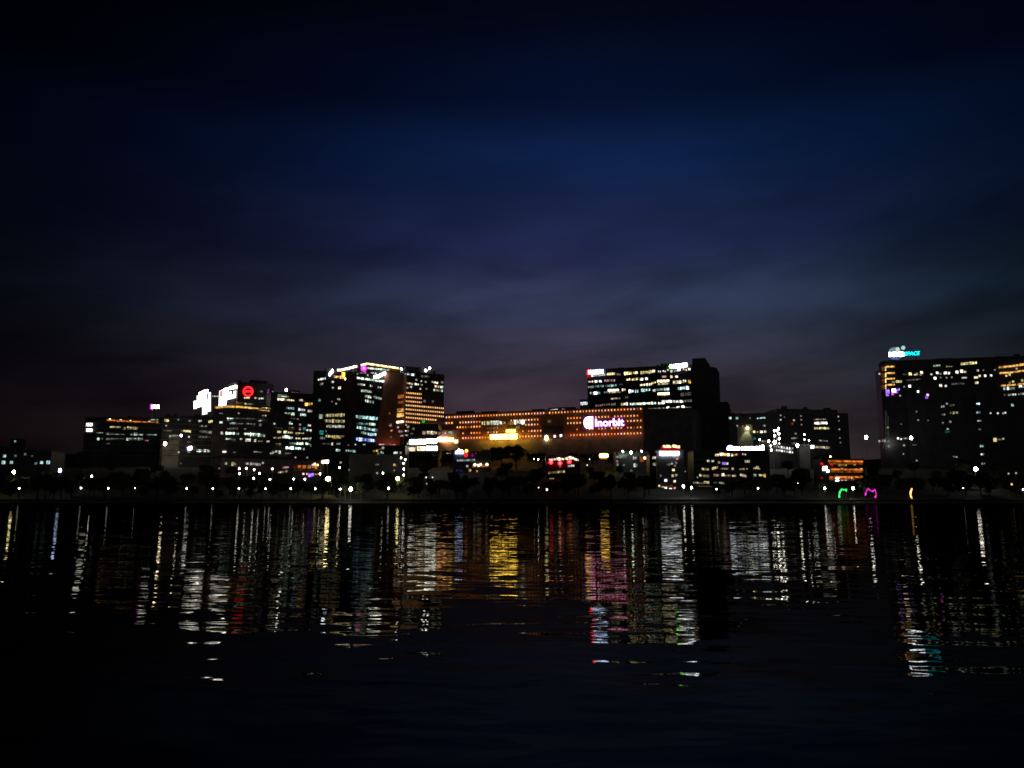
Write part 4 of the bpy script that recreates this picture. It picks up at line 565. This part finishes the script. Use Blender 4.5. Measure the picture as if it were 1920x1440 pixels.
s = Sign(b.pl, 862, 846, 'bright white crown-shaped sign with a yellow and red mark beside it, left under the mall', 'wall_sign', off=.8); s.panel([(853.6, 850.6), (869, 850.6), (869, 846.8), (866.4, 842.8), (864, 845), (860.6, 841), (858, 845), (854.6, 846)], 'k', 5, 'white_crown')
s.disc(874.6, 845.4, 3.2, 'S', 1.7, 'yellow_mark'); s.disc(873.6, 853, 4, 'R', .9, 'red_mark'); s.disc(885.6, 853.6, 3, 'M', .12, 'red_mark')
s = Sign(b.pl, 902, 871, 'orange fascia with four cream bulbs right of the white crown sign', 'wall_lamp', off=1, cat='lamp')
for x, y, r in ((890.5, 871.4, 2.6), (897.3, 872.6, 2.4), (901.2, 871, 2.2), (913, 870.8, 2.5)): s.disc(x, y, r, 'w', 2.4, 'bulb')
b = Bld('restaurant', 'restaurant with cream bulbs over three round red lights, under the middle of the mall', 1024, 1088, 856, 856, 520, 14, DARK)
b.rows([(1029, 1042, 862, 861, 3.4, 5, 'w', .9), (1043, 1050, 860.6, 860.6, 4.6, 2, 'w', 2.4), (1050, 1057, 860.8, 860.8, 4.6, 2, 'w', 2.4), (1059, 1076, 860, 858.6, 4.6, 6, 'w', 2.0), (1064, 1072, 857.6, 857, 2.6, 3, 'w', 1.6), (1076, 1086, 860, 863, 3.6, 3, 'w', .9), (1064.6, 1077, 874, 873, 3.8, 4, 'G', .6), (1028, 1059, 887, 884, 4.4, 9, 'Y', .2), (1030, 1039, 899, 899, 5, 3, 'Y', .25), (1050, 875, 3.4, 'G', .1), (1026, 868, 3, 'R', .15)]); b.finish()
for x, y, w in ((1033, 867, 'left'), (1050, 868.6, 'middle'), (1067.4, 866, 'right')):
    s = Sign(b.pl, x, y, 'round red lantern, the %s one of three under the cream bulbs' % w, 'red_lantern', off=1, cat='lantern', group='red lanterns of the restaurant'); s.disc(x, y, 3.6, 'R', 3.1, 'lantern_body', ry=3.2); s.disc(x, y - 1, 1.2, 'P', .8, 'lantern_lens', off=.5)
# ------------------------------------------------------------------ lamps
G1 = 'promenade lamps along the water'
def prom(px, py, label, r=.36, st=4): lamp(px, py, label, r, st, 'W', Y=419, name='promenade_lamp', group=G1)
prom(36, 915.5, 'white promenade lamp at the water, the leftmost one, alone below the yellow lamp')
prom(152, 915, 'white promenade lamp at the water below the small lamp left of the long low office')
prom(203, 915.5, 'white promenade lamp at the water below the middle of the long low office')
prom(253, 915, 'faint promenade lamp at the water below the pink and white mast sign', .18, 5)
prom(350, 916, 'white promenade lamp at the water below the violet and white wall sign')
prom(399, 916, 'white promenade lamp at the water below the finned billboard')
prom(448, 916, 'white promenade lamp at the water below the two lamps standing one over the other', .36)
prom(498, 916.4, 'white promenade lamp at the water below the pinkish-brown building', .36)
prom(545, 916, 'white promenade lamp at the water below the banded grey office block')
prom(591, 916.4, 'white promenade lamp at the water below the violet restaurant light', .38)
prom(638, 916.8, 'small white promenade lamp at the water between the yellow-green lamp and the big flaring one', .3, 20)
prom(657.5, 917, 'big flaring white lamp at the water, right of the yellow-green lamp', .8, 16)
prom(728.5, 915.6, 'white promenade lamp at the water below the slanting brown tower wall', .5)
prom(1421.5, 915.5, 'white promenade lamp at the water right of the low building with warm rows')
prom(1343.5, 917, 'small dim white promenade lamp at the water below the blue-white round sign', .35, 3)
prom(1546.5, 915.4, 'white promenade lamp at the water left of the green arch', .42, 20); prom(1599.5, 915.4, 'white promenade lamp at the water between the green and magenta arches', .5, 20)
prom(1496, 906, 'faint promenade lamp at the water, in the dark left of the orange restaurant', .16, 3); prom(1806, 915, 'small faint promenade lamp at the water below the bright floodlight on the right', .22, 3)
prom(1919, 918, 'bluish promenade lamp cut by the right edge of the picture', .4, 8); prom(1010, 914, 'tiny faint promenade lamp left of the bluish one under the mall', .15, 3); prom(1025.5, 918, 'bluish white promenade lamp in the dark bank under the mall', .5, 2)
lamp(309.5, 832, 'fierce white floodlight on a pole beside the right end of the long low office', 1.15, 22, 'w', Y=640, group=None, name='floodlight')
lamp(324, 852.5, 'small white lamp below the fierce floodlight', .36); lamp(339.6, 816.5, 'white lamp before the dark office wing, right of the fierce floodlight', .7, 10, Y=645)
lamp(26, 885, 'yellow-white lamp at the far left edge', .75, 22, 'Y', group=None, Y=452); lamp(112.5, 882, 'big bluish white lamp right of the low building at the far left', .8, 14, 'k', group=None, Y=455); lamp(172, 893, 'small white lamp left below the long low office', .45, 20)
for x, y, l in ((448.6, 878.6, 'the upper of two lamps one over the other, before the pinkish-brown building'), (449.2, 888, 'the lower of two lamps one over the other, before the pinkish-brown building'), (462, 878, 'white lamp between the pair and the middle of the pinkish-brown building'),
                (476.6, 880.6, 'white lamp at the left third of the pinkish-brown building'), (486.4, 888, 'white lamp before the middle of the pinkish-brown building, lower than its neighbour'), (475.6, 897, 'lowest lamp before the left part of the pinkish-brown building'), (510.6, 879, 'single white lamp high on the right part of the pinkish-brown building'),
                (506, 899, 'white lamp at the bush line below the right part of the pinkish-brown building'), (550.5, 898, 'white lamp on a tall pole left below the orange restaurant'), (571.6, 898.6, 'white lamp below the violet light of the orange restaurant'), (600, 888.6, 'white lamp at the right end of the orange restaurant'),
                (752, 858.5, 'top lamp of the string of five down the dark building edge'), (760, 861.5, 'second lamp of the string of five, out to the right'), (756.6, 868.6, 'third and middle lamp of the string of five'), (757.2, 879.4, 'fourth lamp of the string of five'), (757, 890.6, 'bottom lamp of the string of five'), (718, 887, 'bluish white lamp left of the string of five lamps')):
    lamp(x, y, l, .4, 9, Ymax=480 if y > 874 else 505)
lamp(636.6, 876.6, 'warm orange-white lamp above and right of the yellow-green lamp', .5, 12, 'w', Ymax=500); lamp(615.4, 897.4, 'big yellow-green lamp blazing inside a lit tree left of centre', 1.15, 30, 'Y', Y=448, group=None, sz=1); lamp(745.5, 897, 'broad yellow-white lamp lighting a tree below the string of five lamps', .95, 24, 'Y', Y=450, group=None, sz=1)
lamp(799, 895, 'dim lamp in the dark slope below the rounded building, left of two', .4, 1); lamp(811, 895, 'dim lamp in the dark slope below the rounded building, right of two', .4, .9); lamp(800, 907, 'faint lamp low in the dark slope below the two dim ones', .3, .5, Y=440)
lamp(1009, 861, 'small white lamp left of the restaurant with red lanterns', .4, 10, Ymax=545); lamp(1001.5, 860.6, 'faint small lamp just left of the white one by the red lantern restaurant', .28, 3, Ymax=545); lamp(1101, 872, 'faint lamp right of the red lantern restaurant', .4, 1.2, Ymax=545); lamp(1105.5, 861, 'tiny lamp between the red lantern restaurant and the amber sign', .32, 2, Ymax=545)
lamp(1167.6, 846.4, 'left one of three lamps over the low pale-walled sheds', .5, 12, 'G', Y=552); lamp(1183.4, 848.4, 'middle and brighter of three lamps over the low pale-walled sheds', .7, 16, 'G', Y=552); lamp(1203.4, 846, 'right one of three lamps over the low pale-walled sheds', .5, 10, Y=552)
lamp(1281.5, 912, 'bright lamp at the water just right of the narrow tall building', .55, 20, Y=430); lamp(1296.5, 914.4, 'white lamp at the left foot of the low building with warm rows', .5, 16, Y=430)
for x, y, r, st, l in ((1459.6, 803.5, .8, 14, 'topmost lamp of the hillside cluster'), (1451.6, 807.7, .65, 12, 'left one of the touching pair in the hillside cluster'), (1456.2, 807.5, .65, 12, 'right one of the touching pair in the hillside cluster'), (1460.6, 813, .75, 12, 'lamp right below the touching pair in the hillside cluster'), (1452.4, 817, .75, 12, 'left lamp midway down the hillside cluster'),
                       (1461.3, 822.3, .8, 12, 'right lamp midway down the hillside cluster'), (1452.3, 829, 1.2, 24, 'biggest lamp of the hillside cluster'), (1461.3, 831.6, .65, 2, 'dim lamp right of the biggest one in the hillside cluster'), (1441.5, 827, .8, 12, 'lamp left of the biggest one in the hillside cluster'), (1445.3, 836, .6, 10, 'lamp under the left side of the hillside cluster'), (1446.4, 843.8, .7, 11, 'lowest lamp of the hillside cluster, beside the end of the blue-white sign'),
                       (1424.4, 824.4, .6, 10, 'lamp above the right end of the blue-white sign'), (1430.4, 835.6, .7, 11, 'lamp touching the top right corner of the blue-white sign'), (1495.2, 835, 1.1, 22, 'bright lamp right of the sports shed'), (1508, 815, .6, 8, 'upper one of three small lamps right of the sports shed'), (1508.4, 824, .5, 5, 'lower left of three small lamps right of the sports shed'), (1517, 826, .55, 8, 'lower right of three small lamps right of the sports shed')):
    lamp(x, y, l, r * .8, st, Y=585, group='lamps of the hillside cluster')
lamp(1624, 819.8, 'lone bright lamp on a tall pole in the gap left of the right-hand building', 1.0, 16, Y=600, group=None); lamp(1708.5, 821, 'bright lamp before the left part of the right-hand building', .95, 14, Y=600, group=None)
lamp(1829.6, 879.4, 'fierce white floodlight low before the right-hand building', 1.05, 22, 'W', Y=470, group=None, name='floodlight', sz=1); lamp(1897, 908, 'dim orange lamp near the right edge', .5, .9, 'A', Y=430, group=None)
lamp(1891, 888, 'faint lamp right of the low floodlight, left of two', .4, .4, Y=460, group=None); lamp(1905, 887, 'faint lamp right of the low floodlight, right of two', .4, .4, Y=460, group=None); lamp(1557, 856, 'tiny white lamp on a mast above the orange-red tiered restaurant', .35, 6, Y=470, group=None)
for pl, x, y, r, st, l in ((tw.pl, 752.4, 692, .75, 10, 'small white roof lamp at the joint of the twin tower'), (tw.pl, 798.5, 694.5, .8, 10, 'white roof lamp on the right half of the twin tower, left of two'), (tw.pl, 805.6, 690.4, .85, 10, 'white lamp on a mast on the right half of the twin tower, right of two'), (wing.pl, 537, 731, 1.0, 10, 'white roof lamp over the banded grey office block'), (rt.pl, 1903.4, 674.4, .9, 12, 'white roof lamp near the right edge on the right-hand building')):
    q = pl.hit(x, y, -1.5); tt = empty('roof_lamp', q - Vector((0, 0, 5)), l, 'lamp', 'lamps on the roofs'); mm_ = MB(q - Vector((0, 0, 5)))
    mm_.tube([q - Vector((0, 0, 5)), q], .12, METAL, 6); mm_.build('pole', tt); mm_ = MB(q - Vector((0, 0, 5))); mm_.ball(q, r, emat('W', st, False), sz=1.3); mm_.build('bulb', tt)
# ------------------------------------------------------------------ lit arches on the promenade
def arch(pts, c, st, label, rad=.2, Y=420):
    o = P(pts[0][0], pts[0][1], Y); o.z = 1.2; tt = empty('lit_arch', o, label, 'arch', 'coloured lit arches on the promenade')
    m = MB(o); m.tube([P(x, y, Y) for x, y in pts], rad, emat(c, st), 8); m.build('light_tube', tt); LIT.extend((x, y, Y) for x, y in pts)
    for q in (pts[0], pts[-1]):
        a = P(q[0], q[1], Y); m = MB(o); m.tube([Vector((a.x, a.y + .3, .9)), a + Vector((0, .3, 0))], .12, METAL, 6); m.build('post', tt)
arch([(1574, 933), (1573.6, 927), (1575.4, 921), (1578.5, 917), (1582, 918.6), (1587.5, 917.6), (1587, 921)], 'N', 1.2, 'bent green lit arch on the promenade', .4); arch([(1641, 933), (1643.2, 926), (1640.6, 918), (1636, 921.5), (1632.4, 920), (1627.6, 916), (1624, 921), (1622.6, 929)], 'M', .9, 'magenta lit arch on the promenade', .36)
arch([(1709.6, 935), (1707.4, 929), (1707.4, 922), (1710, 916)], 'A', 1.5, 'thin amber lit arch on the promenade at the right', .38)
# ------------------------------------------------------------------ trees
ZONES = [(60, 'the low building at the far left'), (140, 'the big bluish white lamp'), (240, 'the long low office'), (315, 'the fierce floodlight'), (380, 'the finned billboard'), (430, 'the F-shaped billboard'), (500, 'the red roundel'),
         (560, 'the banded grey office block'), (600, 'the orange restaurant'), (650, 'the yellow-green lamp'), (700, 'the teal-windowed podium'), (765, 'the string of five lamps'), (850, 'the blazing white window bands'), (920, 'the white crown-shaped sign'), (980, 'the yellow mall sign'),
         (1060, 'the egg-shaped light'), (1110, 'the Inorbit logo'), (1150, 'the amber capsule sign'), (1220, 'the low pale-walled sheds'), (1290, 'the white bar sign'), (1350, 'the blank end of the broad tower'), (1440, 'the long blue-white sign'), (1500, 'the hillside cluster of lamps'),
         (1540, 'the dark flat-roofed block'), (1620, 'the tiered orange-red restaurant'), (1680, 'the gold-edged balcony corner'), (1760, 'the rooftop cloud emblem'), (1860, 'the low floodlight at the right'), (4000, 'the gold balconies at the right edge')]
def crown_mesh(seed, n=2600, squash=1.0):
    rnd = random.Random(seed); mb = MB(); i = mb.mat(LEAF); cl = []
    for _ in range(16):
        a = rnd.uniform(0, 6.283); r = rnd.uniform(.15, .78); z = rnd.uniform(-.55, .8); r *= math.sqrt(max(.1, 1 - (z * .8) ** 2)); cl.append((Vector((r * math.cos(a), r * math.sin(a), z * squash)), rnd.uniform(.2, .42)))
    for k in range(n):
        c, cr = rnd.choice(cl); d = Vector((rnd.gauss(0, 1), rnd.gauss(0, 1), rnd.gauss(0, .8))).normalized() * cr * rnd.uniform(.55, 1.08); p = c + d
        u = Vector((rnd.gauss(0, 1), rnd.gauss(0, 1), rnd.gauss(0, 1))).normalized(); v = u.orthogonal().normalized(); s_ = rnd.uniform(.034, .075); b_ = len(mb.v)
        mb.v += [p - u * s_ * 1.5, p + v * s_, p + u * s_ * 1.5, p - v * s_]; mb.f.append((b_, b_ + 1, b_ + 2, b_ + 3)); mb.mi.append(i)
    return mb
protos = []
for k in range(5):
    o = crown_mesh(k, 2400, (1, .8, 1.2, .9, 1.1)[k]).build('crown'); me = o.data; bpy.data.objects.remove(o)
    tb = MB(); rnd = random.Random(k); tb.tube([Vector((0, 0, -.1)), Vector((.02, 0, .5)), Vector((0, .03, 1.25))], [.09, .06, .03], BARK, 7)
    for q in range(4):
        a = q * 1.6 + rnd.random(); tb.tube([Vector((0, 0, .55 + q * .1)), Vector((math.cos(a) * .25, math.sin(a) * .25, .9 + q * .08)), Vector((math.cos(a) * .5, math.sin(a) * .5, 1.2 + q * .1))], [.04, .025, .01], BARK, 5)
    o = tb.build('trunk'); tm = o.data; bpy.data.objects.remove(o); protos.append((me, tm))
def tree(x, y, h, w, label, group='dark trees along the far bank', k=None):
    me, tm = protos[random.randrange(5) if k is None else k]; g = ground(x, y); t_ = empty('tree', (x, y, g), label, 'tree', group); t_.rotation_euler.z = random.uniform(0, 6.28)
    tr_ = bpy.data.objects.new('trunk', tm); link(tr_, t_); tr_.scale = (h * .45, h * .45, h * .5)
    c = bpy.data.objects.new('crown', me); link(c, t_); c.location = (0, 0, h * .62); c.scale = (w / 2, w / 2, h * .38); return t_
def cap(x, y, h, w):       # keep lamps and windows behind the tree free
    g = ground(x, y); px = pxof(Vector((x, y, g + h * .6))); hw = w / 2 / y * FPX * .95 + 1; lim = g + h
    for lx, ly, lY in LIT:
        if lY > y - .5 * w and abs(lx - px) < hw: lim = min(lim, P(lx, ly + 3.5, y).z)
    return lim - g
n_t = 0; rt_ = random.Random(11)
for Yt, step in ((425, 11), (434, 12), (448, 15), (468, 18), (494, 22), (530, 26)):
    x = -Yt * .68
    while x < Yt * .68:
        xx = x + rt_.uniform(-3, 3); yy = Yt + rt_.uniform(-2, 4); h = rt_.uniform(6, 13) * (1 if Yt < 500 else 1.3); w = h * rt_.uniform(.75, 1.1); h2 = cap(xx, yy, h, w)
        if h2 > 3.2: tree(xx, yy, min(h, h2), min(w, h2 * 1.1), ('unlit dark tree by the water below ' if Yt < 440 else 'unlit dark tree behind the front row below ' if Yt < 480 else 'unlit dark tree high on the slope below ') + next(l for z, l in ZONES if pxof(Vector((xx, yy, 8))) < z)); n_t += 1
        x += step * rt_.uniform(.7, 1.3)
for px, Y, top, w, l in ((915, 600, 841, 17, 'left dome of the dark trees against the glowing mall base'), (940, 596, 835, 20, 'middle dome of the dark trees under the yellow mall sign'), (968, 600, 833, 19, 'right and tallest dome of the dark trees under the yellow mall sign'), (892, 606, 847, 16, 'low dark tree left of the domes under the yellow mall sign'), (845, 610, 849, 18, 'dark tree below the warm end of the rounded building'),
                         (1010, 610, 848, 18, 'dark tree right of the domes, under the egg-shaped light'), (1110, 612, 850, 20, 'dark tree left above the amber capsule sign'), (1075, 608, 848, 18, 'dark tree behind the red lantern restaurant'), (800, 615, 851, 22, 'dark tree below the blazing white window bands'), (1150, 610, 851, 18, 'dark tree between the amber sign and the three lamps')):
    q = P(px, top, Y); g = ground(q.x, Y); h = cap(q.x, Y, q.z - g, w)
    if h > 4: tree(q.x, Y, h, w, l, 'dark trees before the mall')
for px, py, Y, w, h, l in ((612, 899, 451, 8.5, 10.5, 'tree lit yellow-green by the big lamp inside its crown'), (620, 905, 452, 7.5, 8.5, 'smaller lit tree right beside the one lit yellow-green'), (749, 906, 453, 8, 10, 'tree lit dimly yellow on the right below its broad lamp'), (741, 912, 456, 7, 8, 'dim tree under the left side of the broad lamp'), (33, 893, 456, 8, 9, 'tree faintly lit by the yellow-white lamp at the far left')):
    q = P(px, py, Y); tree(q.x, Y + 1.5, h, w, l, 'trees lit by lamps', 1)
print('trees', n_t, 'objects', len(bpy.data.objects))
